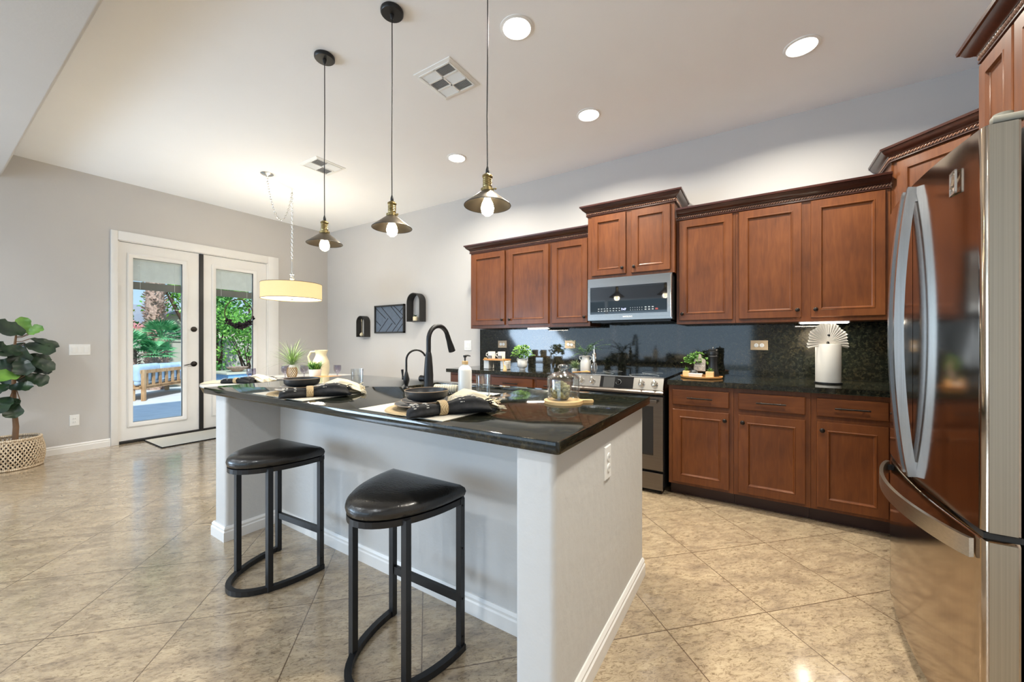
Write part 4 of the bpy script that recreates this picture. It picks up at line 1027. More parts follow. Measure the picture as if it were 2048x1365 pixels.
# ================================================================ PENDANTS
def pendant():
    t = thing('pendant_light', 'x', 'pendant light', (0, 0, 0)); zr = 1.832-H
    mb = MB(); mb.lathe([(.060, 0), (.062, -.004), (.062, -.018), (.057, -.024), (.012, -.025), (.008, -.045), (.004, -.05)], n=32); mb.build('canopy', 'blackmetal', t, smooth=40)
    mb = MB(); mb.tube([(0, 0, -.04), (.002, 0, -.4), (-.002, 0, -.8), (0, 0, zr+.175)], .0028, 8); mb.build('cord', 'blackplastic', t, smooth=60)
    mb = MB(); mb.lathe([(.003, zr+.185), (.008, zr+.168), (.009, zr+.155), (.006, zr+.150)], n=14); mb.build('strain_relief', 'blackplastic', t, smooth=60)
    mb = MB(); prof = [(.006, zr+.152), (.014, zr+.148), (.024, zr+.140), (.025, zr+.134), (.021, zr+.130)]
    for k in range(5): prof += [(.0225, zr+.128-k*.009), (.0205, zr+.124-k*.009)]
    prof += [(.021, zr+.082), (.031, zr+.078), (.031, zr+.066), (.026, zr+.062)]
    mb.lathe(prof, n=24)
    mb.tube([(.028, 0, zr+.072), (.044, 0, zr+.070)], .003, 8); mb.ball((.046, 0, zr+.07), .005, 8, 6); mb.build('socket', 'brass', t, smooth=40)
    mb = MB(); a = [(.028, zr+.066), (.034, zr+.062), (.107, zr+.004), (.109, zr)]
    b = [(.107, zr+.0005), (.105, zr+.003), (.033, zr+.0595), (.026, zr+.063)]
    mb.loft([[(r_*math.cos(2*PI*i/48), r_*math.sin(2*PI*i/48), z) for i in range(48)] for r_, z in a+b], cap0=False, cap1=False)
    s = mb.build('shade', 'shade', t, smooth=30)
    mb = MB(); mb.tube([(.1085*math.cos(q), .1085*math.sin(q), zr) for q in [2*PI*k/48 for k in range(48)]], .0016, 6, closed=True); mb.build('rim', 'blackmetal', s, smooth=60)
    mb = MB(); mb.lathe([(.012, zr+.052), (.014, zr+.035), (.026, zr+.010), (.031, zr-.012), (.026, zr-.034), (.012, zr-.046), (0, zr-.048)], n=20); bl = mb.build('bulb', 'bulb', t, smooth=60)
    l = light('bulb_light', 'POINT', (0, 0, zr-.015), 5.5, (1, .84, .60), size=.034); l.parent = t
    return t
p = pendant(); p.location = (-1.073, 1.465, H); tag(p, 'cone pendant nearest the camera, its canopy above the top edge of the photo', None, 'cone pendants over the island')
for (x, lab) in ((-1.735, 'middle one of the three bronze cone pendants, canopy at the top edge'), (-2.383, 'farthest of the three bronze cone pendants, hanging toward the glass doors')):
    q = copy_tree(p); q.location = (x, 1.467, H); q['label'] = lab

# swag drum lamp
t = thing('drum_pendant', 'lit cream drum shade lamp hung on a swagged chain over the dining table', 'chandelier', (-4.79, 2.53, H))
hx, hy, cx0, cy0 = -4.79, 2.53, -4.595, 2.156
mb = MB(); mb.lathe([(.062, 0), (.064, -.004), (.050, -.014), (.020, -.022), (.010, -.03)], (cx0, cy0, H), 28); mb.build('canopy', 'chrome', t, smooth=50)
mb = MB(); mb.tube([(hx, hy, H), (hx, hy, H-.03), (hx+.012, hy, H-.045), (hx, hy, H-.058), (hx-.010, hy, H-.048)], .003, 6); mb.build('hook', 'chrome', t, smooth=60)
pts = []
for k in range(41):
    u = k/40; x = cx0+(hx-cx0)*u; y = cy0+(hy-cy0)*u; z = H-.04-.40*(1-(2*u-1)**2)**.85; pts.append(Vector((x, y, z)))
pts += [Vector((hx, hy, H-.04-(.82)*k/26)) for k in range(1, 27)]
# resample to links
links = []; step = .027; acc = 0; links.append((pts[0], (pts[1]-pts[0]).normalized()))
for a, b in zip(pts, pts[1:]):
    d = (b-a); ln = d.length; s = step-acc
    while s < ln: links.append((a+d*(s/ln), d.normalized())); s += step
    acc = (ln-(s-step))
mb = MB()
for i, (c, d) in enumerate(links):
    u = d.cross(Vector((.3, .9, .1))).normalized(); v_ = d.cross(u)
    u = u if i % 2 else v_
    mb.tube([c+d*.017*math.cos(a)+u*.009*math.sin(a) for a in [2*PI*k/10 for k in range(10)]], .0022, 4, closed=True)
mb.build('chain', 'chrome', t, smooth=60)
mb = MB(); mb.tube([(hx+.014*math.cos(a), hy+.010*math.sin(a), 2.19+.016*math.sin(a)) for a in [2*PI*k/14 for k in range(14)]], .003, 6, closed=True)
mb.lathe([(.006, 2.18), (.006, 2.03), (.020, 2.025), (.022, 2.005), (.012, 2.0), (.012, 1.985), (.026, 1.975), (.028, 1.95), (.014, 1.935), (.010, 1.90)], (hx, hy, 0), 20); mb.build('stem', 'chrome', t, smooth=50)
zs0, zs1, rs = 1.708, 1.892, .328
mb = MB(); mb.loft([[(hx+r_*math.cos(2*PI*i/72), hy+r_*math.sin(2*PI*i/72), z) for i in range(72)] for r_, z in ((rs, zs0), (rs, zs1), (rs-.003, zs1), (rs-.003, zs0), (rs, zs0))], cap0=False, cap1=False)
sh = mb.build('shade', 'shadefab', t, smooth=30)
for z in (zs0, zs1):
    mb = MB(); mb.tube([(hx+(rs+.001)*math.cos(a), hy+(rs+.001)*math.sin(a), z) for a in [2*PI*k/72 for k in range(72)]], .0035, 6, closed=True); mb.build('shade_trim', 'stonerim', sh, smooth=60)
mb = MB(); mb.lathe([(rs-.006, zs0+.006), (rs-.006, zs0+.010), (0, zs0+.010)], (hx, hy, 0), 64); mb.build('diffuser', 'diffuser', t, smooth=40)
mb = MB(); mb.lathe([(.010, zs0+.006), (.016, zs0), (.008, zs0-.010), (0, zs0-.014)], (hx, hy, 0), 14); mb.build('finial', 'chrome', t, smooth=60)
for a in (0, 2*PI/3, 4*PI/3):
    pass
light('drum_glow', 'POINT', (hx, hy, 1.98), 20, (1, .92, .78), size=.1, parent=t)
light('drum_down', 'AREA', (hx, hy, zs0-.02), 16, (1, .94, .84), (0, 0, 0), .5, parent=t, shape='DISK')

# ================================================================ TABLE SETTINGS
ZI = cz1+.0006
def napkin_part(mb, path, widths, heights, seed=0, pleats=5, amp=.3, n=40):
    """soft cloth bundle along a path; the section is a flattened pleated ring"""
    pts = [Vector(p) for p in path]; m = len(pts); rings = []
    for i in range(m):
        d = (pts[min(i+1, m-1)]-pts[max(i-1, 0)]).normalized(); sd = Vector((-d.y, d.x, 0)).normalized(); up = Vector((0, 0, 1)); ring = []
        for k in range(n):
            th = 2*PI*k/n; w_ = widths[i]/2; h_ = heights[i]/2
            nz = noise.noise(Vector((math.cos(th)*1.6+seed, math.sin(th)*1.6, i*.55+seed)))
            pl = 1+amp*(.55*math.cos(pleats*th+seed+i*.12)+.6*nz)
            p = pts[i]+sd*(w_*pl*math.cos(th))+up*(h_+h_*(1+amp*.5*math.cos(pleats*th+seed))*math.sin(th))
            p.z = max(p.z, pts[i].z+.0005); ring.append(tuple(p))
        rings.append(ring)
    return mb.loft(rings)
def fringe(mb, c, d, wd, ht, n, ln, seed=0, th=.0022):
    rr = random.Random(seed); d = Vector(d).normalized(); sd = Vector((-d.y, d.x, 0))
    for k in range(n):
        a = rr.uniform(-1, 1); z = rr.uniform(0, 1)
        p = Vector(c)+sd*a*wd/2+Vector((0, 0, z*ht*math.sqrt(max(0, 1-a*a))))
        q = p+(d+sd*a*.8+Vector((0, 0, rr.uniform(-.5, .5)))).normalized()*ln*rr.uniform(.5, 1.1); q.z = max(q.z, Vector(c).z+.001)
        mb.tube([p, (p+q)/2+Vector((0, 0, .003)), q], [th, th, th*.6], 5)
def napkins(x, y, z, ang, label_b, label_w, label_r, sc=1.0, grp=''):
    """black and white cloth pair through one ring; ang = heading of the fan"""
    d = Vector((math.cos(ang), math.sin(ang), 0)); sd = Vector((-d.y, d.x, 0)); O = Vector((x, y, z))
    at = lambda a, b, c=0: tuple(O+d*a*sc+sd*b*sc+Vector((0, 0, c)))
    t = thing('napkin', label_b, 'napkin', tuple(O), 0, 'black napkins '+grp)
    mb = MB(); napkin_part(mb, [at(-.135, -.012), at(-.13, -.01), at(-.10, -.008), at(-.05, 0), at(-.02, 0), at(.0, 0), at(.03, 0), at(.07, -.012), at(.12, -.022), at(.165, -.03), at(.175, -.03)],
        [k*sc for k in (.01, .045, .075, .066, .05, .046, .055, .085, .115, .125, .10)], [k*sc for k in (.01, .032, .045, .046, .042, .040, .048, .062, .066, .052, .03)], 1.3, 5, .22)
    mb.build('cloth', 'blackcloth', t, smooth=70)
    mb = MB(); fringe(mb, at(.165, -.03, .004), d, .12*sc, .05*sc, 46, .03*sc, 4); mb.build('fringe', 'blackcloth', t)
    mb = MB(); rr = random.Random(8)
    for row in (-.115, -.10, -.065, .06, .075, .115, .13):
        for k in range(7):
            th = PI*(.18+.64*k/6); w_ = .068 if row < 0 else .10; h_ = .046 if row < 0 else .064
            pass
            p = Vector(at(row+rr.uniform(-.002, .002), w_*.56*math.cos(th), 0)); p.z = z+sc*(h_*.5+h_*.56*math.sin(th))
            mb.tube([p-d*.004, p+d*.005], .0014, 5)
    tag(mb.build('white_stitching', 'stitch', t), kind='stuff')
    t = thing('napkin', label_w, 'napkin', tuple(O+d*.1), 0, 'white fringed napkins '+grp)
    mb = MB(); napkin_part(mb, [at(.045, .050), at(.05, .052), at(.09, .075), at(.14, .088), at(.19, .095), at(.235, .09), at(.265, .08), at(.27, .08)],
        [k*sc for k in (.01, .035, .10, .155, .19, .20, .17, .1)], [k*sc for k in (.01, .03, .062, .078, .066, .045, .022, .008)], 3.1, 7, .2)
    mb.build('cloth', 'whitecloth', t, smooth=70)
    mb = MB(); fringe(mb, at(.245, .08, .002), d, .19*sc, .035*sc, 60, .028*sc, 9, .0026); fringe(mb, at(.17, .135, .01), sd, .12*sc, .05*sc, 24, .022*sc, 10, .0026); mb.build('fringe', 'whitecloth', t)
    t = thing('napkin_ring', label_r, 'napkin ring', tuple(O), 0, 'woven napkin rings '+grp)
    mb = MB(); rings = []
    for k in range(24):
        a = 2*PI*k/24; c = O+sd*(.032*sc*math.cos(a))+Vector((0, 0, .0265*sc+.0265*sc*math.sin(a))); rd = (sd*math.cos(a)+Vector((0, 0, math.sin(a))))
        rings.append([tuple(c+d*u*sc+rd*v_) for u, v_ in ((-.016, 0), (-.013, .003), (.013, .003), (.016, 0), (.012, -.002), (-.012, -.002))])
    rings.append(rings[0]); mb.loft(rings, cap0=False, cap1=False); mb.build('band', 'jute', t, smooth=60)
def rot_rect(cx_, cy_, w_, h_, a):
    c, s = math.cos(a), math.sin(a); return [(cx_+c*u-s*v_, cy_+s*u+c*v_) for u, v_ in ((-w_/2, -h_/2), (w_/2, -h_/2), (w_/2, h_/2), (-w_/2, h_/2))]
def plate_obj(x, y, z, r_, h, label, grp, rimw=.3):
    t = thing('plate', label, 'plate', (x, y, z), 0, grp)
    mb = MB(); mb.lathe([(r_*.62, 0), (r_*.66, .001), (r_*.92, h*.72), (r_, h), (r_*.985, h+.002), (r_*.90, h*.9), (r_*.66, .006), (0, .0055)], (x, y, z), 48); mb.build('dish', 'stone', t, smooth=40)
    mb = MB(); mb.tube([(x+r_*.992*math.cos(a), y+r_*.992*math.sin(a), z+h+.001) for a in [2*PI*k/48 for k in range(48)]], .0016, 6, closed=True); mb.build('worn_rim', 'stonerim', t, smooth=60)
def bowl_obj(x, y, z, r_, h, label, grp):
    t = thing('bowl', label, 'bowl', (x, y, z), 0, grp)
    mb = MB(); mb.lathe([(r_*.50, 0), (r_*.60, .002), (r_*.84, h*.22), (r_*.96, h*.48), (r_, h), (r_*.975, h+.001), (r_*.93, h*.5), (r_*.80, h*.26), (r_*.55, .008), (0, .007)], (x, y, z), 56); mb.build('shell', 'stone', t, smooth=40)
    mb = MB(); mb.tube([(x+r_*.988*math.cos(a), y+r_*.988*math.sin(a), z+h+.0005) for a in [2*PI*k/56 for k in range(56)]], .0016, 6, closed=True); mb.build('worn_rim', 'stonerim', t, smooth=60)
def setting(cx_, cy_, bx, by, w_, h_, a, who, npos, nang):
    t = thing('placemat', 'white cloth placemat under '+who, 'placemat', (cx_, cy_, ZI), 0, 'white placemats on the island')
    mb = MB(); mb.prism(rot_rect(cx_, cy_, w_, h_, a), ZI, ZI+.003, bev=.001); mb.build('cloth', 'linen', t)
    t = thing('charger', 'round woven jute charger under '+who, 'charger', (bx, by, ZI+.003), 0, 'jute chargers on the island')
    mb = MB()
    prof = [(0, .0)]+[(.0+.0065*k, .003+(.0022 if k % 2 else 0)) for k in range(1, 26)]+[(.168, 0)]
    mb.lathe([(max(r_, 0), z) for r_, z in prof][::-1], (bx, by, ZI+.0032), 64); mb.build('woven_disc', 'jute', t, smooth=60)
    z = ZI+.009
    plate_obj(bx-.006, by-.004, z, .123, .018, 'larger bottom black plate in '+who, 'lower black plates on the island')
    plate_obj(bx+.002, by+.002, z+.0135, .106, .018, 'smaller upper black plate in '+who, 'upper black plates on the island')
    bowl_obj(bx, by, z+.0275, .0905, .044, 'black bowl on top of the plates in '+who, 'black bowls on the island')
    napkins(npos[0], npos[1], ZI+.0035, nang, 'black stitched napkin of '+who, 'white fringed napkin of '+who, 'woven straw napkin ring of '+who, 1.0, 'on the island')
setting(-1.178, 1.185, -1.175, 1.175, .47, .33, .0, 'the nearer place setting by the tall faucet', (-1.025, 1.105), math.radians(63))
setting(-2.065, 1.175, -2.112, 1.17, .49, .33, .0, 'the farther place setting near the island end', (-1.915, 1.10), math.radians(62))

def tumbler(x, y, label):
    t = thing('drinking_glass', label, 'glass', (x, y, ZI), 0, 'clear tumblers on the island')
    mb = MB(); mb.lathe([(.030, 0), (.0325, .004), (.036, .117), (.0345, .117), (.031, .010), (0, .009)], (x, y, ZI), 32); mb.build('glass_wall', 'glass', t, smooth=40)
tumbler(-1.168, 1.558, 'clear glass tumbler in front of the white soap bottle'); tumbler(-2.05, 1.47, 'clear glass tumbler between the far white napkin and the small faucet')
# soap
t = thing('soap_dispenser', 'white soap bottle with wooden collar and black pump beside the sink', 'soap dispenser', (-1.34, 1.625, ZI))
mb = MB(); mb.lathe([(.033, 0), (.0365, .003), (.0365, .125), (.033, .140), (.020, .152), (.014, .156), (.014, .166)], (-1.34, 1.625, ZI), 32); mb.build('bottle', 'white', t, smooth=40)
mb = MB(); mb.lathe([(.016, .160), (.0165, .161), (.0165, .176), (.015, .178)], (-1.34, 1.625, ZI), 24); mb.build('collar', 'bamboo', t, smooth=30)
mb = MB(); mb.lathe([(.006, .177), (.0045, .179), (.0045, .195), (.009, .198), (.010, .208), (.004, .210)], (-1.34, 1.625, ZI), 16); mb.tube([(-1.34, 1.625, ZI+.206), (-1.326, 1.634, ZI+.2075), (-1.315, 1.641, ZI+.204)], [.005, .004, .003], 8); mb.build('pump', 'blackplastic', t, smooth=50)
# rolled towel
t = thing('rolled_towel', 'rolled white towel with dark stripes beside the sink', 'towel', (-1.45, 1.60, ZI))
mb = MB(); a_, b_ = Vector((-1.515, 1.575, ZI+.0235)), Vector((-1.395, 1.625, ZI+.0235)); mb.tube([a_, a_*.98+b_*.02, b_*.98+a_*.02, b_], [.019, .023, .023, .019], 24); mb.build('roll', 'whitecloth', t, smooth=50)
mb = MB(); dd = (b_-a_).normalized(); uu = dd.cross(Vector((0, 0, 1))).normalized()
for k in range(9):
    c = a_+(b_-a_)*(.08+.84*k/8); mb.tube([c+uu*.0235*math.cos(q)+Vector((0, 0, .0235*math.sin(q))) for q in [2*PI*j/20 for j in range(20)]], .0011, 4, closed=True)
mb.build('stripe', 'stripecloth', t)
mb = MB(); mb.tube([b_+dd*.001+uu*(.0185-.0009*j)*math.cos(j*.7)+Vector((0, 0, (.0185-.0009*j)*math.sin(j*.7))) for j in range(19)], .0009, 4); mb.build('roll_edge', 'stripecloth', t)

# cloche on a round board
bx, by = -.765, 1.635
t = thing('serving_board', 'round pale wooden board with a short handle under the glass cloche', 'cutting board', (bx, by, ZI))
hd = Vector((math.cos(math.radians(36)), math.sin(math.radians(36)), 0)); hs_ = Vector((-hd.y, hd.x, 0))
poly = []
for k in range(49):
    a = math.radians(36)+.17+(2*PI-.34)*k/48; poly.append((bx+.088*math.cos(a), by+.088*math.sin(a)))
for u, v_ in ((.134, -.0145), (.140, -.009), (.140, .009), (.134, .0145)): q = Vector((bx, by, 0))+hd*u+hs_*v_; poly.append((q.x, q.y))
mb = MB(); mb.prism(poly, ZI, ZI+.014, bev=.0025); mb.build('board', 'bamboo', t, smooth=30)
t = thing('glass_cloche', 'clear glass cloche with a knob, standing on the round wooden board', 'cloche', (bx, by, ZI+.015)); z = ZI+.0146
mb = MB(); cl = [(.074, 0), (.0745, .003), (.0745, .095), (.072, .106), (.062, .116), (.045, .124), (.024, .129), (.019, .133), (.019, .141), (.026, .146), (.0275, .154), (.022, .161), (.010, .165), (0, .166)]
inn = [(0, .122), (.024, .1225), (.042, .119), (.058, .112), (.068, .104), (.0715, .094), (.0715, .001)]
mb.loft([[(bx+max(r_, 1e-5)*math.cos(2*PI*i/48), by+max(r_, 1e-5)*math.sin(2*PI*i/48), z+q) for i in range(48)] for r_, q in cl+inn], cap0=False, cap1=False); mb.build('dome', 'glass', t, smooth=40)
t = thing('artichoke', 'dried green artichoke under the glass cloche', 'artichoke', (bx-.01, by-.008, z))
mb = MB(); c = Vector((bx-.008, by-.008, z+.036)); mb.ball(c, (.034, .034, .032), 18, 12, .3, 2); rr = random.Random(21)
for ring in range(6):
    ph = -.7+ring*.42; m = (8, 9, 9, 8, 6, 4)[ring]
    for k in range(m):
        a = 2*PI*(k+.5*(ring % 2)+rr.uniform(-.12, .12))/m; o_ = Vector((math.cos(a)*math.cos(ph), math.sin(a)*math.cos(ph), math.sin(ph))); p = c+o_*.022
        q_ = Vector((o_.x*.8, o_.y*.8, o_.z*.6+.35)).to_track_quat('Z', 'Y').to_matrix().to_4x4(); keep = mb.M
        mb.M = Matrix.Translation(c+o_*rr.uniform(.026, .033)) @ q_; mb.ball((0, 0, 0), (.0135, .0135, .019), 8, 6, .35, k); mb.M = keep
mb.build('bracts', 'arti', t, smooth=80)

# ================================================================ BACK COUNTER ITEMS
ZC = CT+.0006
# riser with two mugs
t = thing('wooden_riser', 'small white legged wooden riser carrying two white mugs', 'riser', (-2.36, 3.40, ZC))
for x in (-2.478, -2.262): mb = MB(); mb.box(x-.034, x+.034, 3.36, 3.46, ZC, ZC+.092, bev=.006); mb.build('leg', 'white', t)
mb = MB(); mb.box(-2.50, -2.235, 3.335, 3.475, ZC+.0925, ZC+.108, bev=.003); mb.build('top', 'oakish', t)
t = thing('bead_garland', 'string of wooden beads with a tassel draped on the small riser', 'garland', (-2.25, 3.36, ZC+.10))
mb = MB(); zt = ZC+.1085
for k in range(11): mb.ball((-2.245+.002*k, 3.348-.003*k if k < 3 else 3.326, zt+.011 if k < 3 else zt+.006-(k-3)*.0125), .0065, 10, 7)
for k in range(8): mb.ball((-2.488+.004*k*(1 if k % 2 else .6), 3.345, zt+.0065), .0065, 10, 7)
mb.build('beads', 'bamboo', t, smooth=60)
mb = MB(); mb.lathe([(.004, .05), (.010, .04), (.022, 0), (0, 0)], (-2.215, 3.325, ZC+.0), 12); mb.build('tassel', 'bamboo', t)
def mug(x, y, z, label):
    t = thing('mug', label, 'mug', (x, y, z), 0, 'mugs on the riser')
    mb = MB(); mb.lathe([(.035, 0), (.039, .003), (.040, .078), (.038, .078), (.036, .006), (0, .005)], (x, y, z), 28); mb.build('cup', 'white', t, smooth=40)
    mb = MB(); mb.tube([(x-.038, y-.008, z+.062), (x-.058, y-.014, z+.058), (x-.062, y-.015, z+.036), (x-.038, y-.008, z+.018)], .0045, 8); mb.build('mug_handle', 'white', t, smooth=60)
    mb = MB(); mb.lathe([(.0396, .006), (.0405, .007), (.0408, .034), (.0400, .035)], (x, y, z), 28, a0=-2.5, a1=-.9); b = mb.build('dark_band', 'stone', t, smooth=40)
    mb = MB(); rr = random.Random(int(x*100))
    for row in (0, 1):
        for k in range(5):
            a = -2.35+k*.28; p = Vector((x+.0413*math.cos(a), y+.0413*math.sin(a), z+.012+row*.012)); tn = Vector((-math.sin(a), math.cos(a), 0))
            mb.bar([p-tn*.0035, p+tn*.0035], .0006, .007)
    mb.build('lettering', 'print', b)
mug(-2.435, 3.40, ZC+.1085, 'white mug with a dark printed band, left one on the riser'); mug(-2.31, 3.405, ZC+.1085, 'white mug with a dark printed band, right one on the riser')
def spray(mb, c, n, rad, zr, ls, lw, seed, stems=True):
    rr = random.Random(seed)
    for k in range(n):
        a = rr.uniform(0, 2*PI); e = rr.uniform(.1, 1.35); rho = rad*rr.uniform(.35, 1)
        d = Vector((math.cos(a)*math.cos(e), math.sin(a)*math.cos(e), math.sin(e)*zr)); p = Vector(c)+d*rho
        for q in range(3):
            dd = (d+Vector((rr.uniform(-1, 1), rr.uniform(-1, 1), rr.uniform(-.6, 1)))*.8)
            mb.leaf(p, dd, (rr.uniform(-.5, .5), rr.uniform(-.9, .1), 1), ls*rr.uniform(.7, 1.2), lw, .3, seg=3)
t = thing('potted_herb', 'leafy green herb in a ribbed white footed pot on the left counter', 'plant', (-2.085, 3.46, ZC))
mb = MB(); mb.lathe([(.030, 0), (.033, .004), (.028, .012), (.032, .018), (.050, .030), (.054, .060), (.052, .088), (.045, .104), (.047, .112), (.043, .112), (.040, .10)], (-2.085, 3.46, ZC), 32)
for s in (-1, 1): mb.tube([(-2.085+s*.046, 3.46, ZC+.082), (-2.085+s*.062, 3.46, ZC+.095), (-2.085+s*.060, 3.46, ZC+.118), (-2.085+s*.044, 3.46, ZC+.112)], .005, 8)
mb.build('pot', 'white', t, smooth=50)
mb = MB(); spray(mb, (-2.085, 3.46, ZC+.125), 150, .115, 1.1, .028, .017, 5); mb.build('leaves', 'green1', t)
t = thing('air_plant', 'small spiky pale green plant in front of the white milk can', 'plant', (-1.475, 3.42, ZC)); rr = random.Random(9)
mb = MB(); mb.lathe([(.030, 0), (.036, .01), (.036, .04), (.032, .042)], (-1.475, 3.42, ZC), 20); mb.build('pot', 'white', t, smooth=50)
mb = MB()
for k in range(130):
    a = rr.uniform(0, 2*PI); e = rr.uniform(.05, 1.5); mb.leaf((-1.475, 3.42, ZC+.045), (math.cos(a)*math.cos(e), math.sin(a)*math.cos(e), math.sin(e)), (0, 0, 1), rr.uniform(.06, .095), .008, .15, seg=3)
mb.build('leaves', 'sage', t)
ZK = .9095
t = thing('milk_can_vase', 'white milk can shaped vase holding dark fern fronds', 'vase', (-1.335, 3.33, ZK)); x, y = -1.335, 3.33
mb = MB(); mb.lathe([(.045, 0), (.048, .004), (.048, .098), (.045, .108), (.034, .126), (.033, .142), (.041, .152), (.042, .158), (.038, .158), (.030, .14)], (x, y, ZK), 32)
for s in (-1, 1): mb.tube([(x+s*.040, y, ZK+.152), (x+s*.056, y, ZK+.150), (x+s*.058, y, ZK+.128), (x+s*.040, y, ZK+.112)], .0045, 8)
mb.build('can', 'white', t, smooth=40)
mb = MB(); rr = random.Random(17)
for k in range(15):
    a = -2.9+2.2*PI*k/15+rr.uniform(-.2, .2); L_ = rr.uniform(.20, .31); el = rr.uniform(.55, 1.2)
    d = Vector((math.cos(a)*math.cos(el), math.sin(a)*math.cos(el)*.6, math.sin(el))); hz = Vector((math.cos(a), math.sin(a)*.6, 0)); p0 = Vector((x, y, ZK+.15)); pts = []
    for i in range(9):
        u = i/8; pts.append(p0+d*L_*u+hz*.05*u*u-Vector((0, 0, .11*u*u)))
    mb.tube(pts, .0013, 4)
    for i in range(2, 9):
        dd = (pts[i]-pts[i-1]).normalized(); sd = dd.cross(Vector((0, 0, 1))).normalized()
        for s in (-1, 1): mb.leaf(pts[i], dd*.8+sd*s, (0, -.2, 1), .046*(1.15-i/9), .013, .2, seg=3)
mb.build('fronds', 'green3', t)
t = thing('push_whisk', 'upright stainless push whisk beside the white milk can', 'whisk', (-1.245, 3.31, ZK)); x, y = -1.245, 3.31
mb = MB(); mb.lathe([(.010, .105), (.0185, .108), (.0185, .180), (.016, .184), (.009, .188), (.009, .208), (.014, .212), (.014, .216), (.003, .220), (.003, .252), (0, .253)], (x, y, ZK), 20); mb.build('barrel', 'chrome', t, smooth=40)
mb = MB()
for k in range(6):
    a = PI*k/6; u = Vector((math.cos(a), math.sin(a), 0)); mb.tube([Vector((x, y, ZK+.052))+u*.026*math.sin(q)*(1.0)-Vector((0, 0, .05*math.cos(q))) for q in [2*PI*j/20 for j in range(20)]], .0012, 5, closed=True)
mb.cyl((x, y), .006, ZK+.02, ZK+.11, 10); mb.build('wire_cage', 'chrome', t, smooth=60)
t = thing('spoon_rest', 'brown wooden spoon lying in front of the white milk can', 'spoon', (-1.33, 3.25, ZK))
mb = MB(); pts = [(-1.42, 3.235, ZK+.008), (-1.37, 3.24, ZK+.012), (-1.33, 3.245, ZK+.016), (-1.29, 3.25, ZK+.020), (-1.262, 3.254, ZK+.016)]
mb.tube(pts, [.008, .0075, .009, .014, .006], 12, flat=(1.3, .7)); mb.build('spoon', 'oakish', t, smooth=60)

# tray group right of the range
tx, ty = -.405, 3.50
t = thing('round_tray', 'round wooden tray with a low rim between the range and the outlet', 'tray', (tx, ty, ZC))
mb = MB(); mb.lathe([(.145, 0), (.152, .004), (.156, .016), (.150, .017), (.146, .008), (0, .007)], (tx, ty, ZC), 56); mb.build('dish', 'oakish', t, smooth=35)
zt = ZC+.008
t = thing('pepper_mill', 'tall black pepper mill with a steel tip on the round tray', 'pepper mill', (-.325, 3.565, zt))
mb = MB(); mb.lathe([(.042, 0), (.044, .004), (.043, .03), (.036, .07), (.033, .11), (.036, .150), (.0385, .165), (.034, .172), (.034, .176), (.0385, .180), (.038, .205), (.034, .210), (.038, .214), (.036, .224), (.012, .228)], (-.325, 3.565, zt), 32); mb.build('mill_body', 'blackmetal', t, smooth=35)
mb = MB(); mb.lathe([(.004, .227), (.006, .232), (.006, .238), (.003, .243), (0, .244)], (-.325, 3.565, zt), 12); mb.build('tip', 'chrome', t, smooth=60)
t = thing('potted_greenery', 'bushy small leaved green plant behind the little sign board', 'plant', (-.475, 3.58, zt))
mb = MB(); mb.lathe([(.030, 0), (.038, .01), (.042, .06), (.038, .062)], (-.45, 3.57, zt), 20); mb.build('pot', 'blackmetal', t, smooth=50)
mb = MB(); spray(mb, (-.455, 3.57, zt+.095), 150, .105, .95, .022, .014, 15); mb.build('leaves', 'green1', t)
t = thing('sign_board', 'tiny grey cutting board shaped sign with white script on the tray', 'sign', (-.425, 3.505, zt+.04))
x, z = -.418, zt+.045; Ms = Matrix.Translation((x, 3.505, z)) @ Matrix.Rotation(-.18, 4, 'X') @ Matrix.Rotation(.05, 4, 'Z')
mb = MB(Ms @ Matrix.Rotation(PI/2, 4, 'X')); mb.prism([(-.043, 0), (.043, 0), (.043, .092), (.038, .098), (.018, .104), (.011, .115), (.011, .132), (.006, .140), (-.006, .140), (-.011, .132), (-.011, .115), (-.018, .104), (-.038, .098), (-.043, .092)], -.003, .003, bev=.001); bd = mb.build('board', mat('grey_wash_wood', srgb(150, 140, 130), .8, var=.1), t)
for s, zz, sz in (('count your', .086, .016), ('many', .070, .016), ('blessings', .048, .021)):
    pass
mb = MB(Ms); rr = random.Random(2)
for zz, wv, amp in ((.084, .022, .003), (.073, .030, .003), (.060, .022, .003), (.044, .034, .008), (.026, .028, .003), (.016, .018, .002)):
    mb.tube([(-wv+2*wv*k/26, -.0038, zz+amp*math.sin(k*1.25)+rr.uniform(-.0008, .0008)) for k in range(27)], .0011, 4)
mb.build('script_lettering', 'paper', bd)
def wood_block(x, y, s, label):
    t = thing('succulent_planter', label, 'plant', (x, y, zt), 0, 'little planters on the tray')
    mb = MB(); mb.box(x-s/2, x+s/2, y-s/2, y+s/2, zt, zt+s*.9, bev=.003); mb.build('planter_box', 'bamboo', t)
    mb = MB(); rr = random.Random(int(x*999))
    for k in range(34):
        a = rr.uniform(0, 2*PI); e = rr.uniform(.4, 1.5); mb.leaf((x, y, zt+s*.9), (math.cos(a)*math.cos(e), math.sin(a)*math.cos(e), math.sin(e)), (0, 0, 1), rr.uniform(.02, .045), .005, .15, seg=3)
    mb.build('leaves', 'green1', t)
wood_block(-.335, 3.425, .055, 'little wooden block planter at the front right of the tray'); wood_block(-.515, 3.49, .050, 'little pale block planter at the left rim of the tray')
t = thing('white_dish', 'small white rectangular dish at the front of the round tray', 'dish', (-.44, 3.42, zt))
mb = MB(); rings = []
for ins, z in ((.010, 0), (.008, .001), (0, .030), (.004, .031), (.012, .006)):
    rings.append([(-.49+ins, 3.395+ins*.6, zt+z), (-.385-ins, 3.395+ins*.6, zt+z), (-.385-ins, 3.445-ins*.6, zt+z), (-.49+ins, 3.445-ins*.6, zt+z)])
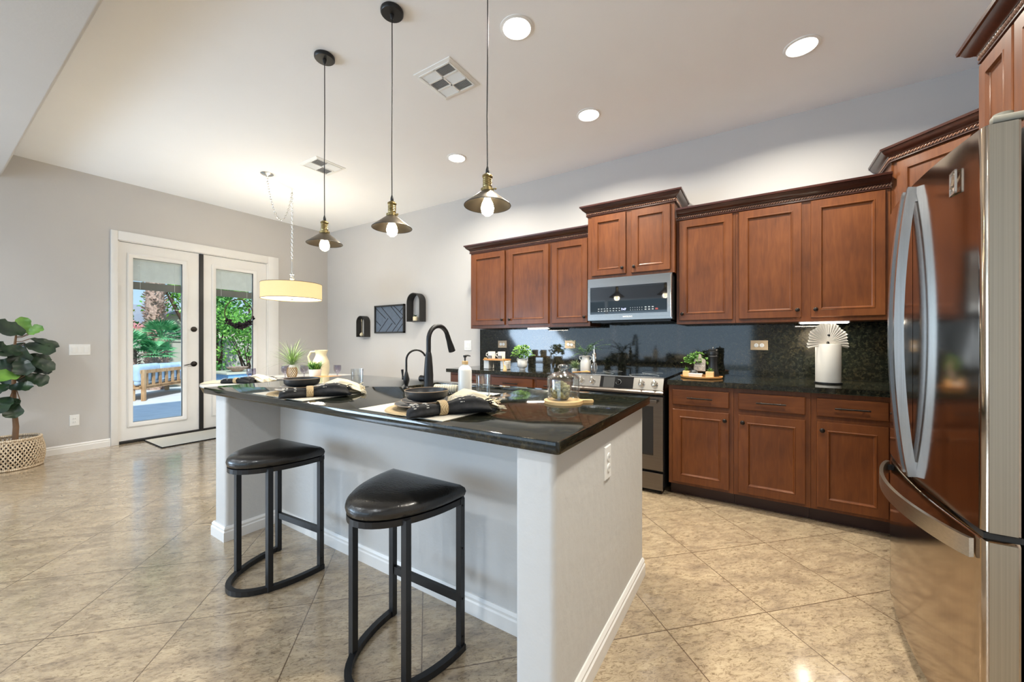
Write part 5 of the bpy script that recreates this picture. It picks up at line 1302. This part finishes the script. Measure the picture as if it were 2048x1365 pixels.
mb.loft(rings); mb.build('dish', 'white', t)
t = thing('spotted_shaker', 'small black shaker with white dots behind the white dish', 'shaker', (-.44, 3.475, zt))
mb = MB(); mb.lathe([(.020, 0), (.028, .006), (.030, .035), (.022, .052), (.012, .056)], (-.455, 3.474, zt), 20); mb.build('body', 'stone', t, smooth=50)
mb = MB(); rr = random.Random(6)
for k in range(26):
    a = rr.uniform(-PI, 0); mb.ball((-.455+.0295*math.cos(a), 3.474+.0295*math.sin(a), zt+rr.uniform(.01, .036)), .0017, 6, 4)
mb.build('white_dots', 'paper', t)

# paper towels
px_, py_ = .405, 3.515
t = thing('paper_towel_roll', 'upright white paper towel roll with its top sheet folded into a fan', 'paper towels', (px_, py_, ZC))
mb = MB(); mb.lathe([(.078, 0), (.079, .003), (.079, .008), (0, .009)], (px_, py_, ZC), 40); mb.build('holder_base', 'blackmetal', t, smooth=40)
mb = MB(); mb.lathe([(.071, .0095), (.0725, .012), (.073, .27), (.071, .278), (.022, .279), (.020, .27), (.0, .268)], (px_, py_, ZC), 48); mb.build('roll', 'paper', t, smooth=40)
mb = MB(); mb.cyl((px_, py_), .006, ZC+.26, ZC+.335, 12); mb.ball((px_, py_, ZC+.340), .011, 12, 8); mb.build('post', 'blackmetal', t, smooth=60)
mb = MB(); cc = Vector((px_-.0, py_-.012, ZC+.285)); n = 48; rows = []
dirx = Vector((.842, .539, 0)); diry = Vector((.539, -.842, 0))
for i in range(n+1):
    a = math.radians(198)-math.radians(213)*i/n; zig = .006 if i % 2 else -.006; row = []
    for j in range(5):
        u = j/4; rr_ = .012+(.132+.006*math.sin(i*.7))*u; row.append(tuple(cc+dirx*(rr_*math.cos(a))+Vector((0, 0, rr_*math.sin(a)*.97))+diry*(zig*u-.004)))
    rows.append(row)
mb.loft(rows, closed=False); mb.build('fan_sheet', 'paper', t, solid=.0012)

# ================================================================ DINING TABLE
ZD = .73; TX, TY = -4.79, 2.53; TR = .875
t = thing('dining_table', 'round white topped dining table beyond the island', 'table', (TX, TY, 0))
mb = MB(); mb.lathe([(TR-.03, -.026), (TR-.004, -.020), (TR, -.012), (TR-.002, -.002), (TR-.01, 0), (0, 0)], (TX, TY, ZD), 96); mb.build('table_top', 'white', t, smooth=30)
mb = MB(); mb.lathe([(.34, 0), (.35, .012), (.10, .05), (.065, .12), (.055, .40), (.075, .62), (.20, .69), (.22, .7035)], (TX, TY, 0), 40); mb.build('pedestal', 'white', t, smooth=40)
ZD += .0006
def at_table(px, z=.73, dd=0):
    return None
t = thing('table_napkin', 'white napkin corner hanging over the left edge of the round dining table', 'napkin', (-4.83, 1.70, ZD))
mb = MB(); ea = math.atan2(1.62-TY, -4.72-TX)
def edge(a, r_=TR, z=ZD): return Vector((TX+r_*math.cos(a), TY+r_*math.sin(a), z))
a1, a2 = math.radians(-140), math.radians(-112)
am = (a1+a2)/2-.02
g = [[edge(a1, .70, ZD+.003), edge(am, .66, ZD+.003), edge(a2, .70, ZD+.003)], [edge(a1, TR+.003, ZD+.003), edge(am, TR+.004, ZD+.003), edge(a2, TR+.003, ZD+.003)],
     [edge(a1+.04, TR+.006, ZD-.02), edge(am, TR+.008, ZD-.025), edge(a2-.04, TR+.006, ZD-.02)], [edge(am-.03, TR+.007, ZD-.11), edge(am, TR+.009, ZD-.125), edge(am+.03, TR+.007, ZD-.11)]]
mb.loft([[tuple(q) for q in r_] for r_ in g], closed=False); mb.build('cloth', 'whitecloth', t, solid=.002)
def goblet(x, y, label, s=1.12):
    t = thing('goblet', label, 'glass', (x, y, ZD), 0, 'stemmed glasses on the dining table')
    mb = MB(); mb.lathe([(.034*s, 0), (.034*s, .003), (.008*s, .010), (.006*s, .02), (.009*s, .03), (.006*s, .042), (.012*s, .052), (.030*s, .066), (.040*s, .09), (.042*s, .125), (.040*s, .155), (.0385*s, .155), (.0405*s, .125), (.038*s, .092), (.028*s, .07), (0, .058)], (x, y, ZD), 28); mb.build('glass_bowl', 'smoke', t, smooth=50)
goblet(-4.90, 2.13, 'smoky stemmed glass beside the striped napkin at the near left of the dining table')
goblet(-5.08, 2.60, 'smoky stemmed glass just left of the pineapple vase')
goblet(-4.97, 2.78, 'smoky stemmed glass between the pineapple vase and the pitcher')
goblet(-4.62, 3.02, 'smoky stemmed glass to the right of the cream pitcher')
napkins(-4.90, 1.98, ZD, math.radians(35), 'dark napkin with white stripes at the near left edge of the dining table', 'white napkin fanned behind the dark striped one on the dining table', 'gold napkin ring on the near left napkins of the dining table', 1.15, 'on the dining table')
for x, y, r_, w in ((-5.06, 2.33, .15, 'left of the pineapple vase'), (-4.72, 2.28, .14, 'nearest the island'), (-4.45, 2.98, .13, 'far right on the table')):
    plate_obj(x, y, ZD, r_, .014, 'flat dark plate on the dining table, '+w, 'dark plates on the dining table')
plate_obj(-5.06, 2.33, ZD+.0135, .12, .016, 'smaller dark plate stacked left of the pineapple vase', 'dark plates on the dining table')
t = thing('pineapple_vase', 'white and gold pineapple vase with long dark grass on the dining table', 'vase', (-4.95, 2.62, ZD)); x, y = -4.93, 2.605
PP = [(.030, 0), (.034, .004), (.050, .035), (.056, .075), (.052, .115), (.038, .15), (.028, .165), (.026, .172), (.022, .168)]
mb = MB(); mb.lathe(PP, (x, y, ZD), 32); vb_ = mb.build('vase_body', 'white', t, smooth=60)
mb = MB()
def prad(z):
    for (r0, z0), (r1, z1) in zip(PP, PP[1:]):
        if z0 <= z <= z1: return r0+(r1-r0)*(z-z0)/max(1e-6, z1-z0)
    return .03
for s in (-1, 1):
    for k in range(14):
        a0 = 2*PI*k/14; mb.tube([(x+(prad(.02+.0135*j)+.0015)*math.cos(a0+s*.16*j), y+(prad(.02+.0135*j)+.0015)*math.sin(a0+s*.16*j), ZD+.02+.0135*j) for j in range(10)], .0040, 4)
mb.build('gold_lattice', 'goldline', vb_)
mb = MB(); rr = random.Random(31)
for k in range(170):
    a = rr.uniform(0, 2*PI); e = rr.uniform(.35, 1.5); L_ = rr.uniform(.20, .42)
    mb.leaf((x+rr.uniform(-.012, .012), y+rr.uniform(-.012, .012), ZD+.165), (math.cos(a)*math.cos(e), math.sin(a)*math.cos(e), math.sin(e)), (0, 0, 1), L_, .0055, rr.uniform(.2, .6), fold=.1, seg=6)
mb.build('grass', 'green2', t)
t = thing('potted_grass', 'short bright green grass in a white tapered pot on the dining table', 'plant', (-4.585, 2.70, ZD)); x, y = -4.585, 2.70
mb = MB(); mb.lathe([(.052, 0), (.056, .003), (.074, .125), (.070, .125), (.066, .10), (0, .10)], (x, y, ZD), 32); mb.build('pot', 'white', t, smooth=40)
mb = MB()
for k in range(110):
    a = rr.uniform(0, 2*PI); e = rr.uniform(.75, 1.5); mb.leaf((x+rr.uniform(-.045, .045), y+rr.uniform(-.045, .045), ZD+.102), (math.cos(a)*math.cos(e), math.sin(a)*math.cos(e), math.sin(e)), (0, 0, 1), rr.uniform(.09, .16), .014, .2, seg=4)
mb.build('grass', 'green1', t)
t = thing('pitcher', 'tall cream ceramic pitcher with a handle on the dining table', 'pitcher', (-4.79, 2.90, ZD)); x, y = -4.79, 2.90
mb = MB(); rings = []
for r_, z in [(.055, 0), (.064, .006), (.074, .05), (.078, .10), (.072, .15), (.055, .185), (.047, .205), (.048, .225), (.058, .25), (.055, .25), (.044, .22), (.043, .20)]:
    ring = []
    for i in range(40):
        a = 2*PI*i/40; k = 1.32*(1+(.22*max(0, math.cos(a-.3))**6 if z > .22 else 0)); ring.append((x+r_*k*math.cos(a), y+r_*k*math.sin(a), ZD+z*1.4))
    rings.append(ring)
mb.loft(rings); mb.build('pitcher_body', 'cream', t, smooth=60)
mb = MB(); mb.tube([(x+(px-x0_)*1.35, y+(py-y0_)*1.35, ZD+pz*1.4) for x0_, y0_ in ((x, y),) for px, py, pz in ((x-.048, y-.028, .235), (x-.085, y-.050, .235), (x-.108, y-.064, .19), (x-.098, y-.058, .14), (x-.064, y-.036, .10))], .012, 10); mb.build('pitcher_handle', 'cream', t, smooth=60)
t = thing('serving_board', 'brown rectangular wooden board at the far right of the dining table', 'cutting board', (-4.45, 2.75, ZD))
mb = MB(); mb.prism(rot_rect(-4.40, 2.74, .30, .14, .55), ZD+.03, ZD+.046, bev=.003); mb.prism(rot_rect(-4.40, 2.74, .22, .10, .55), ZD, ZD+.0305); mb.build('board', 'oakish', t)

# door mat
t = thing('door_mat', 'cream woven door mat with a dark edge in front of the glass doors', 'rug', (-5.9, 2.2, 0))
mb = MB(); mb.box(-6.228, -5.635, 1.55, 2.62, .0005, .010, bev=.003); mb.build('woven_mat', 'mat', t)
mb = MB(); mb.box(-5.636, -5.628, 1.545, 2.625, .0005, .011); mb.box(-6.228, -5.628, 1.542, 1.550, .0005, .011); mb.build('dark_edge', 'blackcloth', t)

# ================================================================ FIG TREE
fx, fy = -5.97, .545
t = thing('woven_basket', 'cream woven basket holding the fig tree at the left edge', 'basket', (fx, fy, 0))
BR, BH = .195, .285
def brad(z): u = z/BH; return BR*(.90+.13*math.sin(PI*min(1, u*.95+.08)))
mb = MB(); nz, na = 11, 46
for j in range(nz):
    z0 = .012+(BH-.03)*j/nz; dz = (BH-.03)/nz
    for k in range(na):
        a = 2*PI*(k+.5*(j % 2))/na; da = 2*PI/na*.5
        for s in (-1, 1):
            mb.tube([(fx+brad(z0+dz*u)*math.cos(a+s*da*u), fy+brad(z0+dz*u)*math.sin(a+s*da*u), z0+dz*u) for u in (0, .5, 1)], .0062, 5)
for z, r_ in ((.010, .011), (BH-.012, .012)): mb.tube([(fx+brad(z)*math.cos(a), fy+brad(z)*math.sin(a), z+.002) for a in [2*PI*k/48 for k in range(48)]], r_, 8, closed=True)
mb.build('woven_wall', 'basket', t, smooth=60)
mb = MB(); mb.tube([(fx-.03+0*q, fy-.16-.04*math.sin(q), BH+.055*math.sin(q)-.005) if False else (fx-.05*math.cos(q), fy-.175, BH-.01+.055*math.sin(q)) for q in [PI*k/12 for k in range(13)]], .005, 6); mb.build('basket_handle', 'basket', t)
mb = MB(); mb.lathe([(BR*.72, .01), (BR*.80, .20), (BR*.80, .21), (0, .215)], (fx, fy, 0), 32); mb.build('liner', 'soil', t, smooth=40)
t = thing('fig_tree', 'fiddle leaf fig tree with large dark leaves at the left edge', 'plant', (fx, fy, .216))
TKX = fx-.02; TKY = fy+.018
mb = MB(); mb.tube([(TKX, TKY, .216), (TKX+.006, TKY+.006, .38), (TKX-.006, TKY-.004, .58), (TKX+.002, TKY-.006, .80), (TKX, TKY-.006, 1.0), (TKX+.01, TKY+.0, 1.18), (TKX+.02, TKY+.012, 1.34)], [.021, .020, .016, .015, .012, .009, .005], 12)
mb.build('trunk', 'trunk', t, smooth=60)
def fig_leaf(px, py, qx, qy, wd, dx=0.0, young=False, nrm=None, bend=.18, ext=0):
    """from pixel (px,py) to (qx,qy) at the tree's distance; dx pushes the leaf toward the room"""
    def P3(u, v_, off):
        uu = (u-1024)/776; rx, ry, rz = -.5388+uu*.8424, .8424+uu*.5388, (682.5-v_)/776
        k = (fx+off)/rx; return Vector((fx+off, ry*k, 1.2+rz*k))
    a, b = P3(px, py, dx*.3), P3(qx, qy, dx); d = b-a; ln = d.length
    mb = MB(); n = nrm or Vector((.75, -.15, .65)); d.normalize(); n = Vector(n); n = (n-d*n.dot(d)).normalized(); sd = d.cross(n); rows = []; sg = 9
    prof = [.04, .20, .33, .40, .40, .43, .49, .50, .40, .05]
    for i in range(sg+1):
        u = i/sg; w_ = wd*prof[i]; c = a+d*ln*u-n*ln*bend*(u*u-.35*u)*.9+n*.004*math.sin(i*2.3)
        rows.append([c-sd*w_*1.0+n*(w_*.22+.006*math.sin(i*1.9)), c-sd*w_*.5+n*w_*.06, c-n*.002, c+sd*w_*.5+n*w_*.06, c+sd*w_*1.0+n*(w_*.22+.006*math.cos(i*2.1))])
    mb.loft([[tuple(q) for q in r_] for r_ in rows], closed=False)
    lf = mb.build('leaf', 'figb' if young else 'fig', t, smooth=60)
    if py:
        st = Vector((TKX, TKY, max(.8, min(1.33, a.z-.03))))
        mb = MB(); mb.tube([st, (st+a)/2+Vector((0, 0, -.01)), a], .0035, 5); mb.build('petiole', 'trunk', lf, smooth=60)
fl = [(52, 664, -8, 655, .22, .10, 0), (57, 668, 42, 634, .10, .0, 1), (57, 670, 84, 652, .10, .05, 1), (60, 678, 121, 692, .085, .02, 0), (48, 690, 112, 702, .15, .08, 0), (46, 716, 112, 738, .13, .06, 0), (46, 712, 106, 718, .10, -.04, 0),
      (40, 738, 106, 742, .10, .0, 0), (50, 752, 97, 766, .14, .05, 0), (45, 750, 100, 758, .08, -.05, 0), (14, 776, 66, 772, .11, .12, 0), (44, 706, -20, 700, .17, .14, 0), (40, 726, -25, 735, .16, -.02, 0), (40, 752, -30, 752, .17, .18, 1), (20, 700, -30, 688, .16, .1, 0),
      (20, 770, -35, 792, .13, .05, 0), (18, 800, 30, 836, .13, .12, 0), (22, 795, -22, 826, .17, .16, 0), (30, 740, 55, 765, .12, -.08, 0), (35, 720, 5, 770, .15, -.06, 0), (50, 686, 20, 720, .16, -.08, 0), (38, 716, 52, 750, .14, .12, 0), (28, 690, 45, 730, .16, .06, 0), (40, 800, 0, 812, .14, .1, 0)]
for q in fl:
    fig_leaf(q[0], q[1], q[2], q[3], q[4], q[5], bool(q[6]))
# ================================================================ GARDEN BEYOND THE DOORS
GX = XL-T-.01
mb = MB(); mb.box(-13.2, GX, -3, 12, -.14, -.03); struct(mb.build('patio_slab', 'patio'))
mb = MB(); mb.box(-60, -13.2, -30, 50, -.20, -.05); mb.box(-13.2, GX, -30, -3, -.2, -.05); mb.box(-13.2, GX, 12, 50, -.2, -.05); struct(mb.build('garden_ground', 'dirt'))
# unseen slab, added to shade the patio by the doors
mb = MB(); mb.box(-7.0, GX, -3, 8, 2.95, 3.1); struct(mb.build('patio_shade_slab', 'stucco'))
# block fence
t = thing('garden_wall', 'pale block wall along the back of the garden', 'wall', (-16, 6, 0))
mb = MB(); mb.box(-16.2, -16.0, -8, 20, -.05, 1.18); mb.box(-16.24, -15.96, -8, 20, 1.18, 1.24)
for k in range(22): y = -6+k*1.15; mb.box(-16.0, -15.99, y-.01, y+.01, -.05, 1.18)
mb.build('block_face', 'block', t)
# neighbour houses
t = thing('house', 'pale gabled house wall and grey roof behind the palm tree', 'house', (-24, 7.5, 0))
mb = MB(); g0, g1, gy, ge, gp = 5.75, 8.85, 7.25, 1.85, 2.62
mb.loft([[(-24, g0, -.05), (-24, g1, -.05), (-24, g1, ge), (-24, gy, gp), (-24, g0, ge)], [(-30, g0, -.05), (-30, g1, -.05), (-30, g1, ge), (-30, gy, gp), (-30, g0, ge)]]); mb.build('gable_wall', 'stucco', t)
mb = MB()
for ya, za, yb_, zb_ in ((g0-.3, ge-.14, gy, gp+.02), (gy, gp+.02, g1+.3, ge-.14)):
    mb.loft([[(-23.7, ya, za), (-23.7, yb_, zb_), (-23.7, yb_, zb_+.14), (-23.7, ya, za+.14)], [(-30.3, ya, za), (-30.3, yb_, zb_), (-30.3, yb_, zb_+.14), (-30.3, ya, za+.14)]])
mb.build('gable_roof', 'roofgrey', t)
mb = MB(); mb.loft([[(-30.5, 2, 2.0), (-30.5, 16, 2.0), (-30.5, 16, 2.15), (-30.5, 2, 2.15)], [(-36, 2, 3.55), (-36, 16, 3.55), (-36, 16, 3.7), (-36, 2, 3.7)]]); mb.build('main_roof', 'roofgrey', t)
mb = MB(); mb.box(-36, -30.6, 2.2, 15.8, -.05, 2.0); mb.build('main_wall', 'stucco', t)
t = thing('house', 'house with a pink tiled roof left of the palm trunk', 'house', (-22, 4.5, 0))
mb = MB(); mb.box(-27, -21.6, 1.0, 5.3, -.05, 1.62); mb.build('house_wall', 'stucco', t)
mb = MB(); mb.loft([[(-21.2, .8, 1.58), (-21.2, 5.5, 1.58), (-21.2, 5.5, 1.70), (-21.2, .8, 1.70)], [(-25.5, 1.6, 2.72), (-25.5, 4.9, 2.72), (-25.5, 4.9, 2.84), (-25.5, 1.6, 2.84)]])
for k in range(14):
    y = 1.2+k*.3; mb.tube([(-21.2, y, 1.73), (-25.4, 1.75+k*.235, 2.86)], .07, 6)
mb.build('tile_roof', 'rooftile', t)

# outdoor sofa
t = thing('outdoor_sofa', 'weathered slatted wooden outdoor sofa with blue cushions, seen from behind', 'sofa', (-11, 3.1, -.03))
def sofa_section(O, ang, ln):
    Mx = Matrix.Translation(O) @ Matrix.Rotation(ang, 4, 'Z')      # x along the back, y toward the seat front
    mb = MB(Mx)
    mb.box(0, ln, 0, .035, .56, .63); mb.box(0, ln, 0, .05, .24, .31); mb.box(0, ln, .0, .80, .25, .29); mb.box(0, ln, .76, .80, .22, .32)
    mb.build('frame_rail', 'teak', t)
    for x in (0, ln-.062):
        mb = MB(Mx); mb.box(x, x+.062, -.04, .02, 0, .64, bev=.004); mb.box(x+.01, x+.07, .72, .79, 0, .26); mb.build('leg', 'teak', t)
    n = int(ln/.19)
    for k in range(1, n):
        x = ln*k/n; mb = MB(Mx); mb.box(x-.034, x+.034, .036, .056, .30, .60); mb.build('slat', 'teak', t)
    m = max(1, round(ln/.75))
    for k in range(m):
        a, b = .02+(ln-.04)*k/m, .02+(ln-.04)*(k+1)/m
        mb = MB(Mx @ Matrix.Translation(((a+b)/2, .16, .53))); mb.box(-(b-a)/2-.01, (b-a)/2+.01, -.09, .09, -.18, .21, bev=.07, seg=4)
        for v_ in mb.bm.verts:
            if v_.co.z > .1: v_.co.z += .05*noise.noise(v_.co*4+Vector((k*3, 0, 0)))
        mb.build('back_cushion', 'bluecush', t, smooth=60)
        mb = MB(Mx); mb.box(a+.005, b-.005, .09, .78, .30, .43, bev=.05, seg=3); mb.build('seat_cushion', 'bluecush', t, smooth=50)
sofa_section((-10.62, 2.60, -.03), math.radians(133), 2.0)
sofa_section((-10.75, 2.50, -.03), math.radians(205), 1.4)

# palms
def bark(mb, x, y, z0, z1, r_, seed, n=260):
    rr = random.Random(seed); mb.lathe([(r_*1.1, 0), (r_, (z1-z0)*.3), (r_*.92, z1-z0)], (x, y, z0), 16)
    for k in range(n):
        a = rr.uniform(0, 2*PI); z = rr.uniform(z0, z1); u = Vector((math.cos(a), math.sin(a), 0))
        mb.leaf(Vector((x, y, z))+u*r_*.92, u*.8+Vector((-u.y*rr.uniform(-.6, .6), u.x*rr.uniform(-.6, .6), rr.uniform(.3, 1.2))), u, r_*rr.uniform(.4, .8), r_*.35, -.1, seg=2)
t = thing('palm_tree', 'tall thick palm trunk with rough bark rising out of view', 'palm tree', (-14.4, 3.80, -.05))
mb = MB(); bark(mb, -14.4, 3.80, -.05, 5.6, .205, 4, 900); mb.build('trunk', 'palmtrunk', t)
mb = MB(); rr = random.Random(44)
for k in range(40):
    a = rr.uniform(0, 2*PI); e = rr.uniform(-.3, 1.3); mb.leaf((-14.4, 3.8, 5.5), (math.cos(a)*math.cos(e), math.sin(a)*math.cos(e), math.sin(e)), (0, 0, 1), 1.5, .5, .5)
mb.build('crown', 'palmleaf', t)
def fan_palm(x, y, h, r_, fr, seed, label, nf=20):
    t = thing('fan_palm', label, 'palm tree', (x, y, -.05), 0, 'low fan palms in the garden'); rr = random.Random(seed)
    mb = MB(); bark(mb, x, y, -.05, h, r_, seed, 200); mb.build('trunk', 'palmtrunk', t)
    mb = MB(); c = Vector((x, y, h))
    for k in range(nf):
        a = 2*PI*k/nf+rr.uniform(-.2, .2); e = rr.uniform(-.1, 1.2); d = Vector((math.cos(a)*math.cos(e), math.sin(a)*math.cos(e), math.sin(e))); p = c+d*fr*.45
        mb.tube([c, p], .012, 4); sd = d.cross(Vector((0, 0, 1))).normalized(); n = sd.cross(d)
        for j in range(13):
            b = -1.25+2.5*j/12; dd = d*math.cos(b)+sd*math.sin(b); mb.leaf(p, dd, n, fr*.60*(1-.15*abs(b)), .045, .25, seg=3)
    mb.build('fronds', 'palmleaf', t)
fan_palm(-13.3, 3.0, 1.02, .17, .62, 1, 'low fan palm left of the tall palm trunk')
fan_palm(-13.6, 3.72, 1.28, .15, .60, 2, 'taller fan palm in front of the tall palm trunk', 22)
fan_palm(-12.9, 3.42, .85, .15, .50, 3, 'lowest fan palm, between the two others')

def tree(label, x, y, h, rad, n, leaf, m, seed, trunk=.06, cat='tree', name='leafy_tree', zlow=.5, ls=.13):
    t = thing(name, label, cat, (x, y, -.05), 0); rr = random.Random(seed)
    mb = MB(); tops = []
    for k in range(6):
        a = rr.uniform(0, 2*PI); p = Vector((x, y, -.05)); q = p+Vector((math.cos(a)*rad*.25, math.sin(a)*rad*.25, h*.45)); s = q+Vector((math.cos(a)*rad*.4, math.sin(a)*rad*.4, h*.3))
        mb.tube([p, (p+q)/2+Vector((rr.uniform(-.1, .1), rr.uniform(-.1, .1), 0)), q, s], [trunk, trunk*.8, trunk*.5, trunk*.2], 6)
    mb.build('branches', 'branch', t)
    mb = MB(); cl = [Vector((x+rr.gauss(0, rad*.45), y+rr.gauss(0, rad*.45), rr.uniform(zlow, h))) for _ in range(26)]
    for k in range(n):
        c = rr.choice(cl); p = c+Vector((rr.gauss(0, rad*.22), rr.gauss(0, rad*.22), rr.gauss(0, h*.09)))
        mb.leaf(p, (rr.uniform(-1, 1), rr.uniform(-1, 1), rr.uniform(-1, 1)), (rr.uniform(-1, 1), rr.uniform(-1, 1), 1), ls*rr.uniform(.7, 1.3), ls*.6, .2, seg=2)
    mb.build('foliage', m, t)
tree('bushy green shrub with thin stems before the block wall, through the right door', -13.6, 5.75, 2.0, .85, 2600, 0, 'treeleaf', 51, .035, 'shrub', 'garden_shrub', .75, .10)
tree('tall leafy tree filling the top of the right door glass', -17.5, 8.2, 4.6, 1.7, 3000, 0, 'treeleaf', 52, .14, zlow=1.9, ls=.17)
tree('light green tree to the right of the palm trunk', -21.5, 7.0, 4.6, 1.5, 2000, 0, 'treeleaf', 53, .12, zlow=2.9, ls=.18)
tree('dark green shrub behind the wreath, left in the right door glass', -15.2, 5.6, 3.0, .7, 1500, 0, 'treeleaf2', 54, .05, 'shrub', 'garden_shrub', 1.3, .12)
tree('low green hedge plant at the foot of the block wall', -14.8, 5.15, .55, .5, 900, 0, 'treeleaf2', 55, .02, 'shrub', 'garden_shrub', .15, .09)
tree('green bush at the left edge of the left door glass', -19, 3.95, 2.2, .5, 900, 0, 'treeleaf2', 56, .04, 'shrub', 'garden_shrub', 1.0, .12)
t = thing('raised_pool', 'raised blue tiled pool edge beyond the patio, low in the right door glass', 'pool', (-12.2, 6, -.05))
mb = MB(); mb.box(-13.1, -11.9, 4.62, 8.5, -.05, .30); mb.build('tiled_wall', 'pool', t)
mb = MB(); mb.box(-13.15, -11.85, 4.57, 8.55, .30, .345, bev=.01); mb.build('coping', 'stucco', t)
t = thing('planter_bowl', 'shallow brown bowl planter standing on the raised pool edge', 'planter', (-12.3, 5.0, .345))
mb = MB(); mb.lathe([(.10, 0), (.22, .09), (.26, .13), (.23, .13), (0, .06)], (-12.35, 5.02, .3455), 24); mb.build('bowl', 'palmtrunk', t, smooth=50)
mb = MB(); rr = random.Random(3)
for k in range(16): mb.ball((-17+rr.uniform(-.4, .4), 5.9+rr.uniform(-.25, .25), 1.45+rr.uniform(-.2, .2)), .06, 8, 6)
t = thing('red_blossoms', 'small red blossoms at the left of the right door glass', 'flowers', (-17, 5.9, 1.2)); mb.build('petals', 'redflower', t, smooth=60)
mb = MB(); mb.tube([(-17, 5.9, -.05), (-17, 5.9, 1.3)], .02, 6); mb.build('stem', 'branch', t)
